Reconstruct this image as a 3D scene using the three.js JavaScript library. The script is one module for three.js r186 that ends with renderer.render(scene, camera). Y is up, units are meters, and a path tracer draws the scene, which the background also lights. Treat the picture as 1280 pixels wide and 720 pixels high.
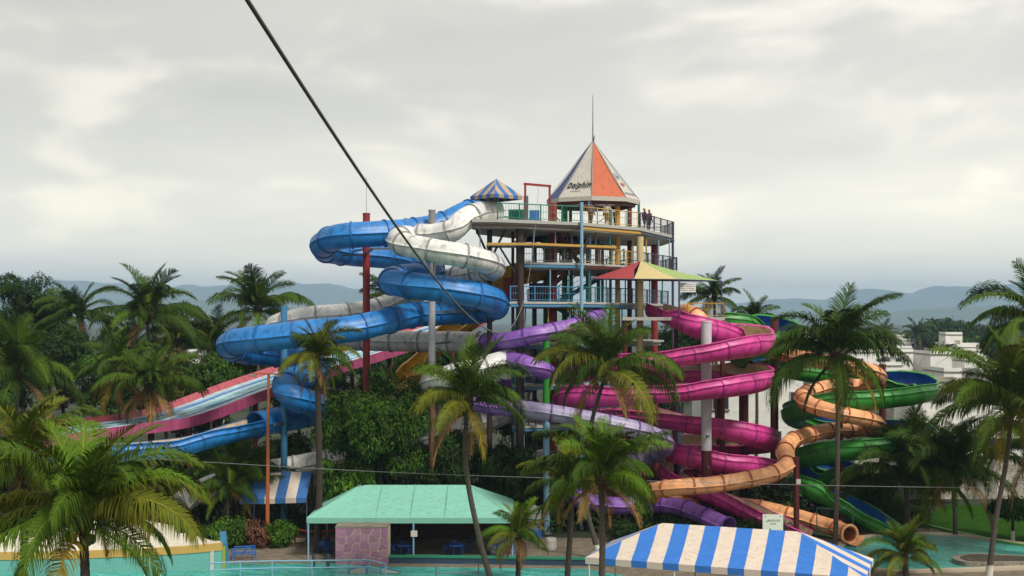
import * as THREE from 'three';
import { mergeGeometries } from 'three/addons/utils/BufferGeometryUtils.js';
import { RoundedBoxGeometry } from 'three/addons/geometries/RoundedBoxGeometry.js';
import { MarchingCubes } from 'three/addons/objects/MarchingCubes.js';
import { FontLoader } from 'three/addons/loaders/FontLoader.js';
import { TextGeometry } from 'three/addons/geometries/TextGeometry.js';

// ---------------------------------------------------------------- camera, sky, sun, exposure
const FPX = 1500, EYE = 15.5, HORIZON = 400;            // focal length in photo pixels, eye height in metres, horizon row
const scene = new THREE.Scene();
const camera = new THREE.PerspectiveCamera(2 * Math.atan(360 / FPX) * 180 / Math.PI, 1280 / 720, 0.5, 40000);
camera.position.set(0, EYE, 0);
camera.lookAt(0, EYE, -100);
camera.setViewOffset(1280, 720, 0, 360 - HORIZON, 1280, 720);   // the lens is shifted so that posts stay upright
const renderer = new THREE.WebGLRenderer({ antialias: true });
renderer.toneMapping = THREE.LinearToneMapping;
renderer.toneMappingExposure = 2.4;
renderer.shadowMap.enabled = true;
const SUN = new THREE.Vector3(0.42, 0.74, 0.52).normalize();
const sun = new THREE.DirectionalLight(new THREE.Color(1, 0.95, 0.86), 1.5);
sun.position.copy(SUN).multiplyScalar(150).add(new THREE.Vector3(0, 0, -90));
sun.target.position.set(0, 0, -90);
sun.castShadow = true; sun.shadow.radius = 22;
Object.assign(sun.shadow.camera, { left: -90, right: 90, top: 90, bottom: -90, near: 1, far: 400 });
sun.shadow.mapSize.set(4096, 4096);
scene.add(sun, sun.target);

// ---------------------------------------------------------------- random numbers and noise
function rng(seed) { let a = seed >>> 0; return () => { a = (a + 0x6D2B79F5) | 0; let t = Math.imul(a ^ (a >>> 15), 1 | a); t = (t + Math.imul(t ^ (t >>> 7), 61 | t)) ^ t; return ((t ^ (t >>> 14)) >>> 0) / 4294967296; }; }
function hash3(x, y, z) { let h = Math.imul(x, 374761393) + Math.imul(y, 668265263) + Math.imul(z, 2147483647 ^ 0x5bd1e995); h = Math.imul(h ^ (h >>> 13), 1274126177); return ((h ^ (h >>> 16)) >>> 0) / 4294967296; }
function vnoise(x, y, z) {
  const xi = Math.floor(x), yi = Math.floor(y), zi = Math.floor(z); let fx = x - xi, fy = y - yi, fz = z - zi;
  fx = fx * fx * (3 - 2 * fx); fy = fy * fy * (3 - 2 * fy); fz = fz * fz * (3 - 2 * fz);
  const l = (a, b, t) => a + (b - a) * t;
  return l(l(l(hash3(xi, yi, zi), hash3(xi + 1, yi, zi), fx), l(hash3(xi, yi + 1, zi), hash3(xi + 1, yi + 1, zi), fx), fy),
    l(l(hash3(xi, yi, zi + 1), hash3(xi + 1, yi, zi + 1), fx), l(hash3(xi, yi + 1, zi + 1), hash3(xi + 1, yi + 1, zi + 1), fx), fy), fz);
}
function fbm(x, y, z, o = 4) { let s = 0, a = 0.5, n = 0; for (let i = 0; i < o; i++) { s += a * vnoise(x, y, z); n += a; x = x * 2.03 + 7.1; y = y * 2.03 + 3.7; z = z * 2.03 + 1.3; a *= 0.5; } return s / n; }
const sstep = (a, b, x) => { const t = Math.min(1, Math.max(0, (x - a) / (b - a))); return t * t * (3 - 2 * t); };
const mix = (a, b, t) => a + (b - a) * t;

// ---------------------------------------------------------------- the overcast sky
{
  const W = 2048, Hh = 1024, data = new Float32Array(W * Hh * 4);
  for (let j = 0; j < Hh; j++) {
    const lat = ((j + 0.5) / Hh - 0.5) * Math.PI, y = Math.sin(lat), c = Math.cos(lat);
    for (let i = 0; i < W; i++) {
      const lon = ((i + 0.5) / W - 0.5) * 2 * Math.PI, x = c * Math.cos(lon), z = c * Math.sin(lon);
      let r, g, b;
      if (y > -0.02) {
        const k = 1 / (Math.max(y, 0) + 0.16), u = x * k, v = z * k;
        const wx = fbm(u * 1.3 + 3, v * 1.3, 5, 3) - 0.5, wz = fbm(u * 1.3, v * 1.3 + 9, 2, 3) - 0.5;
        const big = fbm(u * 0.75 + wx * 0.9 + 11, v * 0.95 + wz * 0.9, y * 3.0, 5);
        const fine = fbm(u * 2.6 + wx * 2.2, v * 3.4 + wz * 2.2, y * 12 + 4, 5);
        const puff = fbm(lon * 11 + wx * 3, y * 30 + wz * 3, 8, 6);
        let t = sstep(0.28, 0.74, big * 0.6 + fine * 0.28 + puff * 0.12);
        const bright = sstep(0.54, 0.72, puff * 0.5 + fine * 0.5) * sstep(0.0, 0.05, y);
        let L = (mix(0.262, 0.34, t) + 0.11 * bright) * (1 + 0.25 * x);
        const low = 1 - sstep(0.01, 0.24, y);
        L = mix(L, 0.62 * (0.9 + 0.2 * t + 0.06 * bright), low * 0.78);
        const warm = 0.4 + 0.3 * t + 0.3 * bright + 0.95 * low;
        r = L * mix(0.985, 1.055, warm); g = L * mix(0.985, 1.0, warm); b = L * mix(0.98, 0.86, warm);
      } else { r = 0.2; g = 0.2; b = 0.17; }
      const o = (j * W + i) * 4; data[o] = r; data[o + 1] = g; data[o + 2] = b; data[o + 3] = 1;
    }
  }
  const sky = new THREE.DataTexture(data, W, Hh, THREE.RGBAFormat, THREE.FloatType);
  sky.mapping = THREE.EquirectangularReflectionMapping; sky.magFilter = THREE.LinearFilter; sky.minFilter = THREE.LinearFilter; sky.needsUpdate = true;
  scene.background = sky; scene.environment = sky;
}

// ---------------------------------------------------------------- helpers
const V = (x, y, z) => new THREE.Vector3(x, y, z);
const P = (px, py, d) => V((px - 640) / FPX * d, EYE - (py - HORIZON) / FPX * d, -d);      // photo pixel at a known depth
const Xat = (px, d) => (px - 640) / FPX * d;
const G = (px, py, y = 0) => P(px, py, (EYE - y) * FPX / (py - HORIZON));                    // photo pixel on the ground (or at height y)
const taken = {};
function numbered(n) { const k = taken[n] = (taken[n] ?? -1) + 1; return k ? `${n}_${String(k).padStart(3, '0')}` : n; }
function shade(o) { o.traverse(c => { if (c.isMesh) { c.castShadow = true; c.receiveShadow = true; } }); return o; }
function thing(name, label, category, pos, group) {
  const o = new THREE.Group(); o.name = numbered(name); if (pos) o.position.copy(pos);
  o.userData = { label, category }; if (group) o.userData.group = group; scene.add(o); return o;
}
function mesh(name, geo, mat, parent) {
  const m = new THREE.Mesh(geo, mat); m.name = name; m.castShadow = m.receiveShadow = true; if (parent) parent.add(m); return m;
}
// part in world coordinates: geometry is moved into the parent's frame
function wpart(name, geo, mat, parent) {
  let p = parent, off = V(0, 0, 0); while (p) { off.add(p.position); p = p.parent; }
  geo.translate(-off.x, -off.y, -off.z); return mesh(name, geo, mat, parent);
}
function solo(name, geo, mat, label, category, group, kind) {
  const m = mesh(numbered(name), geo, mat, scene); m.userData = { label }; if (category) m.userData.category = category;
  if (group) m.userData.group = group; if (kind) m.userData.kind = kind; return m;
}
function struct(name, geo, mat, label) { const m = mesh(numbered(name), geo, mat, scene); m.userData = { kind: 'structure', label }; return m; }
const box = (w, h, d, x = 0, y = 0, z = 0) => new THREE.BoxGeometry(w, h, d).translate(x, y, z);
const rbox = (w, h, d, x = 0, y = 0, z = 0, r = 0.03) => new RoundedBoxGeometry(w, h, d, 2, r).translate(x, y, z);
const UP = V(0, 1, 0);
function bar(a, b, r, r2 = r, seg = 10) {
  const d = b.clone().sub(a), g = new THREE.CylinderGeometry(r2, r, d.length(), seg);
  g.applyQuaternion(new THREE.Quaternion().setFromUnitVectors(UP, d.clone().normalize()));
  const m = a.clone().add(b).multiplyScalar(0.5); return g.translate(m.x, m.y, m.z);
}
function sbar(a, b, w, h = w) {      // rectangular bar from a to b, h measured upright
  const d = b.clone().sub(a), L = d.length(), t = d.clone().normalize();
  const s = Math.abs(t.y) > 0.99 ? V(1, 0, 0) : V().crossVectors(t, UP).normalize(), n = V().crossVectors(s, t);
  const g = new THREE.BoxGeometry(w, h, L), m = new THREE.Matrix4().makeBasis(s, n, t.clone().negate());
  g.applyMatrix4(m); const c = a.clone().add(b).multiplyScalar(0.5); return g.translate(c.x, c.y, c.z);
}
function quadGeo(list, uvs) {        // list of [a,b,c,d] quads
  const pos = [], uv = [], idx = [];
  list.forEach((q, k) => { q.forEach((p, i) => { pos.push(p.x, p.y, p.z); const t = uvs?.[k]?.[i] ?? [[0, 0], [1, 0], [1, 1], [0, 1]][i]; uv.push(t[0], t[1]); }); const o = k * 4; idx.push(o, o + 1, o + 2, o, o + 2, o + 3); });
  const g = new THREE.BufferGeometry(); g.setAttribute('position', new THREE.Float32BufferAttribute(pos, 3)); g.setAttribute('uv', new THREE.Float32BufferAttribute(uv, 2)); g.setIndex(idx); g.computeVertexNormals(); return g;
}
function slabGeo(poly, top, thick) {  // poly: [[x,z]...] plan outline, extruded downwards from top
  const s = new THREE.Shape(poly.map(([x, z]) => new THREE.Vector2(x, -z)));
  return new THREE.ExtrudeGeometry(s, { depth: thick, bevelEnabled: false }).rotateX(-Math.PI / 2).translate(0, top - thick, 0);
}
function sheetGeo(poly, y) {
  const s = new THREE.Shape(poly.map(([x, z]) => new THREE.Vector2(x, -z)));
  const g = new THREE.ShapeGeometry(s, 24).rotateX(-Math.PI / 2).translate(0, y, 0);
  const p = g.attributes.position, uv = g.attributes.uv; for (let i = 0; i < p.count; i++) uv.setXY(i, p.getX(i), p.getZ(i)); return g;
}
function merge(list) { return mergeGeometries(list.map(g => g.index ? g.toNonIndexed() : g), false); }

// ---------------------------------------------------------------- textures and materials
const lin = (r, g, b) => new THREE.Color().setRGB(r, g, b);
function noiseTex(n, fn, srgb = true) {
  const d = new Uint8Array(n * n * 4);
  for (let j = 0; j < n; j++) for (let i = 0; i < n; i++) { const c = fn(i / n, j / n), o = (j * n + i) * 4; for (let k = 0; k < 3; k++) d[o + k] = Math.max(0, Math.min(255, (Array.isArray(c) ? c[k] : c) * 255)); d[o + 3] = 255; }
  const t = new THREE.DataTexture(d, n, n); t.wrapS = t.wrapT = THREE.RepeatWrapping; t.magFilter = THREE.LinearFilter; t.minFilter = THREE.LinearMipmapLinearFilter; t.generateMipmaps = true;
  if (srgb) t.colorSpace = THREE.SRGBColorSpace; t.needsUpdate = true; return t;
}
function pfbm(u, v, s, z, o = 4) { // tiling noise on a torus
  const a = u * Math.PI * 2, b = v * Math.PI * 2; return fbm(Math.cos(a) * s + 20, Math.sin(a) * s + Math.cos(b) * s * 1.7 + 40, Math.sin(b) * s * 1.7 + z, o);
}
const grime = noiseTex(256, (u, v) => { const n = pfbm(u, v, 1.5, 3, 5), m = pfbm(u, v, 7, 7, 3), st = sstep(0.58, 0.74, pfbm(u, v, 3, 17, 4)); const s = 0.94 + 0.10 * (n - 0.5) + 0.06 * (m - 0.5) - 0.08 * st; return [s, s, s * 0.985]; });
const fadeTex = noiseTex(256, (u, v) => { const n = pfbm(u, v, 1.4, 13, 5), m = pfbm(u, v, 6, 27, 4), st = sstep(0.55, 0.72, pfbm(u, v, 2.6, 57, 5)); const s = 0.93 + 0.34 * (n - 0.5) + 0.09 * (m - 0.5) - 0.15 * st; return [s, s, s]; });
const stainTex = noiseTex(512, (u, v) => { const st = sstep(0.42, 0.66, pfbm(u, v * 0.18, 6, 33, 5)), n = pfbm(u, v, 7, 5, 4), s = 0.9 - 0.34 * st + 0.2 * (n - 0.5); return [s, s * 0.985, s * 0.95]; });
const groundTex = noiseTex(512, (u, v) => { const n = pfbm(u, v, 2, 3, 5), m = pfbm(u, v, 16, 9, 4); const s = 0.72 + 0.45 * (n - 0.5) + 0.5 * (m - 0.5); return [s, s * 0.99, s * 0.96]; });
const bumpTex = noiseTex(256, (u, v) => pfbm(u, v, 14, 4, 4), false);
const rippleTex = noiseTex(512, (u, v) => 0.5 + 0.9 * (pfbm(u, v, 6, 4, 4) - 0.5), false);
function rep(t, s) { const c = t.clone(); c.repeat.set(s, s); c.needsUpdate = true; return c; }
const M = {};
function std(r, g, b, o = {}) { return new THREE.MeshStandardMaterial({ color: lin(r, g, b), roughness: 0.7, ...o }); }
function fibre(r, g, b, o = {}) { return new THREE.MeshPhysicalMaterial({ color: lin(r, g, b), roughness: 0.48, clearcoat: 0.14, clearcoatRoughness: 0.35, map: fadeTex, side: THREE.DoubleSide, ...o }); }
function paint(r, g, b, o = {}) { return std(r, g, b, { roughness: 0.55, map: grime, ...o }); }
M.blue = fibre(0.014, 0.21, 0.60); M.white = fibre(0.80, 0.79, 0.76); M.purple = fibre(0.30, 0.13, 0.52); M.lilac = fibre(0.42, 0.36, 0.58);
M.magenta = fibre(0.66, 0.045, 0.30); M.orange = fibre(0.92, 0.44, 0.20); M.green = fibre(0.03, 0.27, 0.025); M.cream = fibre(0.76, 0.58, 0.40);
M.blueIn = fibre(0.005, 0.10, 0.36); M.yellow = fibre(0.66, 0.38, 0.02); M.pale = fibre(0.52, 0.70, 0.74); M.cyan = fibre(0.2, 0.55, 0.66); M.laneblue = fibre(0.06, 0.22, 0.58);
M.red = fibre(0.44, 0.075, 0.105); M.maroonfib = fibre(0.38, 0.06, 0.16);
M.joint = std(0.05, 0.05, 0.055, { roughness: 0.8 });
M.pMaroon = paint(0.10, 0.012, 0.012); M.pRed = paint(0.30, 0.02, 0.018); M.pDark = paint(0.035, 0.014, 0.012); M.pGrey = paint(0.26, 0.24, 0.26); M.pLilac = paint(0.60, 0.58, 0.65);
M.pSky = paint(0.22, 0.42, 0.60); M.pSkyDeep = paint(0.06, 0.24, 0.46); M.pYellow = paint(0.56, 0.32, 0.055); M.pCream = paint(0.62, 0.50, 0.27); M.pGreen = paint(0.02, 0.25, 0.02); M.pDkGreen = paint(0.012, 0.10, 0.06);
M.pTeal = paint(0.02, 0.20, 0.20); M.pTealGreen = paint(0.02, 0.23, 0.13); M.pSlate = paint(0.05, 0.06, 0.10); M.pWhite = paint(0.62, 0.61, 0.58); M.pOrange = paint(0.42, 0.11, 0.03); M.pBlue = paint(0.03, 0.15, 0.50);
M.steel = std(0.2, 0.21, 0.22, { metalness: 0.7, roughness: 0.5 }); M.slab = paint(0.46, 0.45, 0.43, { roughness: 0.9 }); M.soffit = paint(0.17, 0.145, 0.13, { roughness: 0.9 });
const cloth = (r, g, b) => std(r, g, b, { roughness: 0.85, map: grime, bumpMap: rep(bumpTex, 0.2), bumpScale: 0.012, side: THREE.DoubleSide });
M.cBlue = cloth(0.035, 0.19, 0.66); M.cCream = cloth(0.72, 0.61, 0.53); M.cGreen = cloth(0.23, 0.55, 0.44); M.cWhite = cloth(0.55, 0.52, 0.48); M.cOrange = cloth(0.55, 0.14, 0.07); M.cNavy = cloth(0.07, 0.10, 0.26);
M.cRed = cloth(0.38, 0.05, 0.06); M.cYellow = cloth(0.62, 0.50, 0.25); M.cLime = cloth(0.32, 0.43, 0.15); M.cPurple = cloth(0.22, 0.07, 0.32); M.cTan = cloth(0.50, 0.36, 0.28); M.cSky = cloth(0.04, 0.16, 0.44);

// ---------------------------------------------------------------- ground, hills, water
M.earth = std(0.12, 0.10, 0.065, { roughness: 0.95, map: rep(groundTex, 0.12), bumpMap: rep(bumpTex, 0.5), bumpScale: 0.05 });
{
  const g = new THREE.PlaneGeometry(26000, 13000, 8, 8).rotateX(-Math.PI / 2).translate(0, -0.02, -5000);
  const p = g.attributes.position, uv = g.attributes.uv; for (let i = 0; i < p.count; i++) uv.setXY(i, p.getX(i), p.getZ(i));
  struct('ground', g, std(0.04, 0.06, 0.022, { roughness: 1, map: rep(groundTex, 0.03) }), 'flat ground under the park and the plain beyond');
}
function hillRange(name, label, z0, pts, depth, seed, col) {   // pts: [px, py] skyline
  const nx = 220, nz = 26, pos = [], idx = [], r0 = pts[0][0], r1 = pts[pts.length - 1][0];
  const sky = px => { let k = 0; while (k < pts.length - 2 && pts[k + 1][0] < px) k++; const t = (px - pts[k][0]) / (pts[k + 1][0] - pts[k][0]); return mix(pts[k][1], pts[k + 1][1], t * t * (3 - 2 * t)); };
  for (let j = 0; j <= nz; j++) for (let i = 0; i <= nx; i++) {
    const px = mix(r0, r1, i / nx), t = j / nz, d = z0 + depth * (t - 0.5);
    const top = EYE + (HORIZON - sky(px)) / FPX * z0;
    const prof = Math.pow(Math.sin(Math.min(1, t / 0.6) * Math.PI / 2), 1.3) * (t > 0.6 ? Math.cos((t - 0.6) / 0.4 * Math.PI / 2) : 1);
    const n = fbm(px * 0.045 + seed, t * 7, seed, 5) - 0.5, n2 = fbm(px * 0.11 + seed, t * 2, 3, 5) - 0.5;
    pos.push(Xat(px, z0), Math.max(-30, top * prof * (1 + 0.35 * n * (1 - prof * 0.75)) + n2 * top * 0.16), -d);
    if (i < nx && j < nz) { const a = j * (nx + 1) + i, b = a + 1, c = a + nx + 1, e = c + 1; idx.push(a, b, c, b, e, c); }
  }
  const g = new THREE.BufferGeometry(); g.setAttribute('position', new THREE.Float32BufferAttribute(pos, 3)); g.setIndex(idx); g.computeVertexNormals();
  struct(name, g, std(...col, { roughness: 1, side: THREE.DoubleSide }), label);
}
hillRange('hills', 'hazy blue forested mountain range on the horizon', 9000, [[-200, 350], [-60, 345], [60, 350], [120, 352], [190, 358], [240, 356], [330, 352], [400, 353], [470, 362], [540, 372], [640, 380], [760, 384], [860, 386], [925, 379], [980, 373], [1040, 374], [1098, 359], [1140, 366], [1160, 366], [1190, 355], [1225, 360], [1255, 358], [1300, 352], [1420, 352], [1550, 360]], 3000, 4, [0.05, 0.085, 0.04]);
hillRange('hills', 'lower hazy foothills in front of the blue mountains', 5200, [[-200, 386], [0, 383], [120, 378], [210, 372], [300, 380], [420, 386], [560, 390], [800, 393], [960, 390], [1100, 391], [1200, 384], [1300, 380], [1550, 384]], 1500, 9, [0.05, 0.085, 0.035]);
scene.fog = new THREE.FogExp2(0x9fbcd8, 0.00016);

const poly = (l, y = 0) => l.map(([px, py]) => { const q = G(px, py, y); return [q.x, q.z]; });
M.paving = std(0.34, 0.28, 0.21, { roughness: 0.9, map: rep(groundTex, 0.35), bumpMap: rep(bumpTex, 0.8), bumpScale: 0.02 });
M.water = new THREE.MeshPhysicalMaterial({ color: lin(0.10, 0.52, 0.45), specularIntensity: 0.6, roughness: 0.09, bumpMap: rep(rippleTex, 0.3), bumpScale: 0.16, map: rep(fadeTex, 0.12) });
M.lawn = new THREE.MeshPhysicalMaterial({ color: lin(0.05, 0.17, 0.012), specularIntensity: 0.1, roughness: 1, map: rep(groundTex, 0.3), bumpMap: rep(bumpTex, 1.2), bumpScale: 0.05 });
M.concrete = std(0.42, 0.38, 0.32, { roughness: 0.9, map: rep(groundTex, 0.4) });
struct('pavement', sheetGeo(poly([[-260, 668], [330, 672], [560, 668], [700, 672], [980, 676], [1060, 668], [1130, 660], [1200, 661], [1330, 672], [1500, 690], [1700, 760], [1200, 900], [-500, 900]]), 0.0), M.paving, 'worn beige paving around the pools and tents');
// right pool with its kerb
function ring(polyIn, w) { // widen an outline
  const c = polyIn.reduce((s, [x, z]) => [s[0] + x / polyIn.length, s[1] + z / polyIn.length], [0, 0]);
  return polyIn.map(([x, z]) => { const dx = x - c[0], dz = z - c[1], L = Math.hypot(dx, dz); return [x + dx / L * w, z + dz / L * w]; });
}
function smoothClosed(p, n) { const c = new THREE.CatmullRomCurve3(p.map(([x, z]) => V(x, 0, z)), true, 'centripetal'); return c.getPoints(n).slice(0, -1).map(q => [q.x, q.z]); }
function pool(outline, name, label) {
  const o = smoothClosed(outline, 80);
  struct('water', sheetGeo(o, 0.06), M.water, label);
  const outer = ring(o, 0.7), quads = [], q2 = [];
  for (let i = 0; i < o.length; i++) { const j = (i + 1) % o.length; quads.push([V(o[i][0], 0.16, o[i][1]), V(o[j][0], 0.16, o[j][1]), V(outer[j][0], 0.16, outer[j][1]), V(outer[i][0], 0.16, outer[i][1])]); q2.push([V(o[i][0], 0.02, o[i][1]), V(o[j][0], 0.02, o[j][1]), V(o[j][0], 0.16, o[j][1]), V(o[i][0], 0.16, o[i][1])], [V(outer[i][0], 0, outer[i][1]), V(outer[j][0], 0, outer[j][1]), V(outer[j][0], 0.16, outer[j][1]), V(outer[i][0], 0.16, outer[i][1])]); }
  struct(name, quadGeo([...quads, ...q2]), std(0.5, 0.42, 0.32, { roughness: 0.85, map: grime, side: THREE.DoubleSide }), 'pale stone coping around ' + label.replace('turquoise water ', 'the pool '));
}
pool(poly([[1052, 690], [1075, 676], [1130, 670], [1190, 671], [1245, 678], [1290, 684], [1380, 690], [1400, 706], [1290, 709], [1240, 711], [1180, 713], [1110, 714], [1070, 704]]), 'pool_kerb', 'turquoise water beside the lawn');
{ // planted island at the edge of the right pool
  const o = smoothClosed(poly([[1190, 703], [1215, 698], [1260, 700], [1300, 703], [1300, 708], [1250, 710], [1205, 709]]), 40);
  const t = thing('planter_island', 'low stone rimmed planting bed set in the pool edge beside the lawn', 'planter');
  mesh('rim', slabGeo(o, 0.34, 0.36), M.concrete, t); mesh('soil', slabGeo(ring(o, -0.5), 0.37, 0.3), M.earth, t);
}
// front pool along the lower edge
struct('water', sheetGeo(poly([[-300, 712], [130, 709], [270, 706], [420, 705], [470, 709], [600, 711], [730, 712], [790, 722], [820, 800], [-400, 800]]), 0.06), M.water, 'turquoise water in front of the green canopy');
{
  const top = [[438, 703.5], [520, 703.5], [600, 704.5], [700, 706], [760, 707], [820, 709]].map(([a, b]) => G(a, b));
  const w = [], f = [];
  for (let i = 0; i < top.length - 1; i++) { const a = top[i].clone(), b = top[i + 1].clone(); w.push(sbar(V(a.x, 0.42, a.z), V(b.x, 0.42, b.z), 0.5, 0.1)); f.push(sbar(V(a.x, 0.18, a.z), V(b.x, 0.18, b.z), 0.4, 0.36)); }
  const t = thing('pool_wall', 'low dark blue pool wall with a green painted top', 'wall'); mesh('coping', merge(w), M.pTealGreen, t); mesh('wall_face', merge(f), paint(0.02, 0.06, 0.11), t);
}
{ // lawn with its kerb
  struct('lawn', sheetGeo(poly([[1150, 648], [1200, 668], [1262, 681], [1330, 690], [1500, 700], [1500, 645], [1350, 630], [1180, 632]]), 0.012), M.lawn, 'mown green lawn between the pool and the stained wall');
  const k = [[1150, 656], [1200, 668], [1262, 681], [1330, 690]].map(([a, b]) => G(a, b)), g = [];
  for (let i = 0; i < 3; i++) g.push(sbar(V(k[i].x, 0.08, k[i].z), V(k[i + 1].x, 0.08, k[i + 1].z), 0.3, 0.2));
  struct('lawn_kerb', merge(g), paint(0.13, 0.36, 0.05), 'bright green painted kerb along the lawn');
}

// ---------------------------------------------------------------- slides
function frames(curve, a, b, n) {
  const out = [];
  for (let i = 0; i <= n; i++) {
    const u = mix(a, b, i / n), p = curve.getPointAt(u), t = curve.getTangentAt(u);
    const s = V().crossVectors(t, UP).normalize(), nn = V().crossVectors(s, t).normalize();
    const e = 0.012, t0 = curve.getTangentAt(Math.max(0, u - e)), t1 = curve.getTangentAt(Math.min(1, u + e));
    let turn = Math.atan2(t0.x * t1.z - t0.z * t1.x, t0.x * t1.x + t0.z * t1.z) / (2 * e * curve.getLength()); // + turns right
    out.push({ p, t, s, n: nn, turn, u });
  }
  return out;
}
function sweep(fr, profile, bank = 0, closed = false, v0 = 0) {
  const pos = [], uv = [], idx = [], m = profile.length; let len = v0;
  fr.forEach((f, k) => {
    if (k) len += f.p.distanceTo(fr[k - 1].p);
    const a = Math.max(-0.62, Math.min(0.62, f.turn * bank)), ca = Math.cos(a), sa = Math.sin(a); let w = 0;
    profile.forEach(([x, y], i) => {
      if (i) w += Math.hypot(x - profile[i - 1][0], y - profile[i - 1][1]);
      const X = x * ca + y * sa, Y = -x * sa + y * ca;
      pos.push(f.p.x + f.s.x * X + f.n.x * Y, f.p.y + f.s.y * X + f.n.y * Y, f.p.z + f.s.z * X + f.n.z * Y); uv.push(w / 6, len / 6);
    });
  });
  for (let k = 0; k < fr.length - 1; k++) for (let i = 0; i < m - 1; i++) { const a = k * m + i, b = a + 1, c = a + m, d = c + 1; idx.push(a, b, c, b, d, c); }
  const g = new THREE.BufferGeometry(); g.setAttribute('position', new THREE.Float32BufferAttribute(pos, 3)); g.setAttribute('uv', new THREE.Float32BufferAttribute(uv, 2)); g.setIndex(idx); g.computeVertexNormals(); return g;
}
function tubeProfile(r) { // round shell in two halves with a narrow bolted lip along each side
  const p = [], n = 24;
  for (let i = 0; i <= n; i++) { const a = -Math.PI / 2 + i / n * Math.PI * 2; const lip = (i === 6 || i === 18);
    if (lip) { const s = Math.cos(a) > 0 ? 1 : -1, o = s > 0 ? 1 : -1; p.push([s * r, -0.035 * o], [s * (r + 0.09), -0.03 * o], [s * (r + 0.09), 0.03 * o], [s * r, 0.035 * o]); }
    else p.push([Math.cos(a) * r, Math.sin(a) * r]); }
  return p;
}
const ringProfile = (r0, r1) => { const p = []; for (let i = 0; i <= 22; i++) { const a = -Math.PI / 2 + i / 22 * Math.PI * 2; p.push([Math.cos(a) * r1, Math.sin(a) * r1]); } return p; };
function flumeOuter(r, w) { // upper walls lean in, a bolted lip runs along the middle of each side
  const k = 0.95, p = [[-r * k + 0.05, w], [-r * k - 0.13, w + 0.01], [-r * k - 0.13, w - 0.07], [-r * k, w - 0.09], [-r, 0.04], [-r - 0.08, 0.03], [-r - 0.08, -0.03]];
  for (let i = 0; i <= 12; i++) { const a = Math.PI + i / 12 * Math.PI; p.push([Math.cos(a) * r, Math.sin(a) * r * 0.85 - 0.04]); }
  for (let i = 6; i >= 0; i--) p.push([-p[i][0], p[i][1]]); return p;
}
function flumeInner(r, w) { const k = 0.95, q = r - 0.06, p = [[-r * k + 0.06, w - 0.02]]; for (let i = 0; i <= 12; i++) { const a = Math.PI + i / 12 * Math.PI; p.push([Math.cos(a) * q, Math.sin(a) * q * 0.85]); } p.push([r * k - 0.06, w - 0.02]); return p; }
// pts: [px, py, depth]; kinds by section: 'tube' or 'flume' from share `open` of the length on
function slide(name, label, pts, o) {
  const curve = new THREE.CatmullRomCurve3(pts.map(q => P(...q)), false, 'centripetal'); curve.arcLengthDivisions = 900;
  const L = curve.getLength(), n = Math.round(L / (o.step ?? 2.4)), t = thing(name, label, 'water slide', curve.getPointAt(0));
  const off = t.position.clone();
  for (let i = 0; i < n; i++) {
    const u0 = i / n, u1 = (i + 1) / n, fr = frames(curve, u0, u1, 7), open = u0 >= (o.open ?? 2) || o.flume;
    fr.forEach(f => f.p.sub(off));
    const mat = typeof o.mat === 'function' ? o.mat(u0) : o.mat, r = o.r * (open && o.rOpen ? o.rOpen : 1);
    if (open) {
      const s = mesh('flume_section', sweep(fr, flumeOuter(r, o.wall ?? 0.4), o.bank ?? 2.2, false, u0 * L), mat, t);
      mesh('lining', sweep(fr, flumeInner(r, o.wall ?? 0.4), o.bank ?? 2.2, false, u0 * L), o.lining, s);
      const e = fr.slice(-2), d = e[1].t.clone().multiplyScalar(0.05), j = [{ ...e[1], p: e[1].p.clone().sub(d) }, { ...e[1], p: e[1].p.clone().add(d) }];
      const jp = flumeOuter(r + 0.05, (o.wall ?? 0.4) - 0.06).slice(3, -3); mesh('joint_flange', sweep(j, jp, o.bank ?? 2.2), o.joint ?? mat, s);
    } else {
      const s = mesh('tube_section', sweep(fr, tubeProfile(r), 0, true, u0 * L), mat, t);
      const e = fr[7], d = e.t.clone().multiplyScalar(0.055), mk = (k, q) => ({ ...e, p: e.p.clone().addScaledVector(e.t, k) , q });
      const rings = []; const rr = r + 0.085;
      const flat = sweep([mk(-0.055), mk(0.055)], ringProfile(0, rr)), capA = [], seg = 22;
      for (const k of [-0.055, 0.055]) for (let a = 0; a < seg; a++) { const A0 = a / seg * 6.2832, A1 = (a + 1) / seg * 6.2832, c = e.p.clone().addScaledVector(e.t, k), pt = (A, R) => c.clone().addScaledVector(e.s, Math.cos(A) * R).addScaledVector(e.n, Math.sin(A) * R); capA.push([pt(A0, r - 0.01), pt(A1, r - 0.01), pt(A1, rr), pt(A0, rr)]); }
      mesh('joint_flange', merge([flat, quadGeo(capA)]), o.joint ?? mat, s);
    }
  }
  t.userData.group = 'fibreglass water slides';
  return { t, curve };
}
const J = (r, g, b) => fibre(r, g, b, { roughness: 0.6 });
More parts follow.
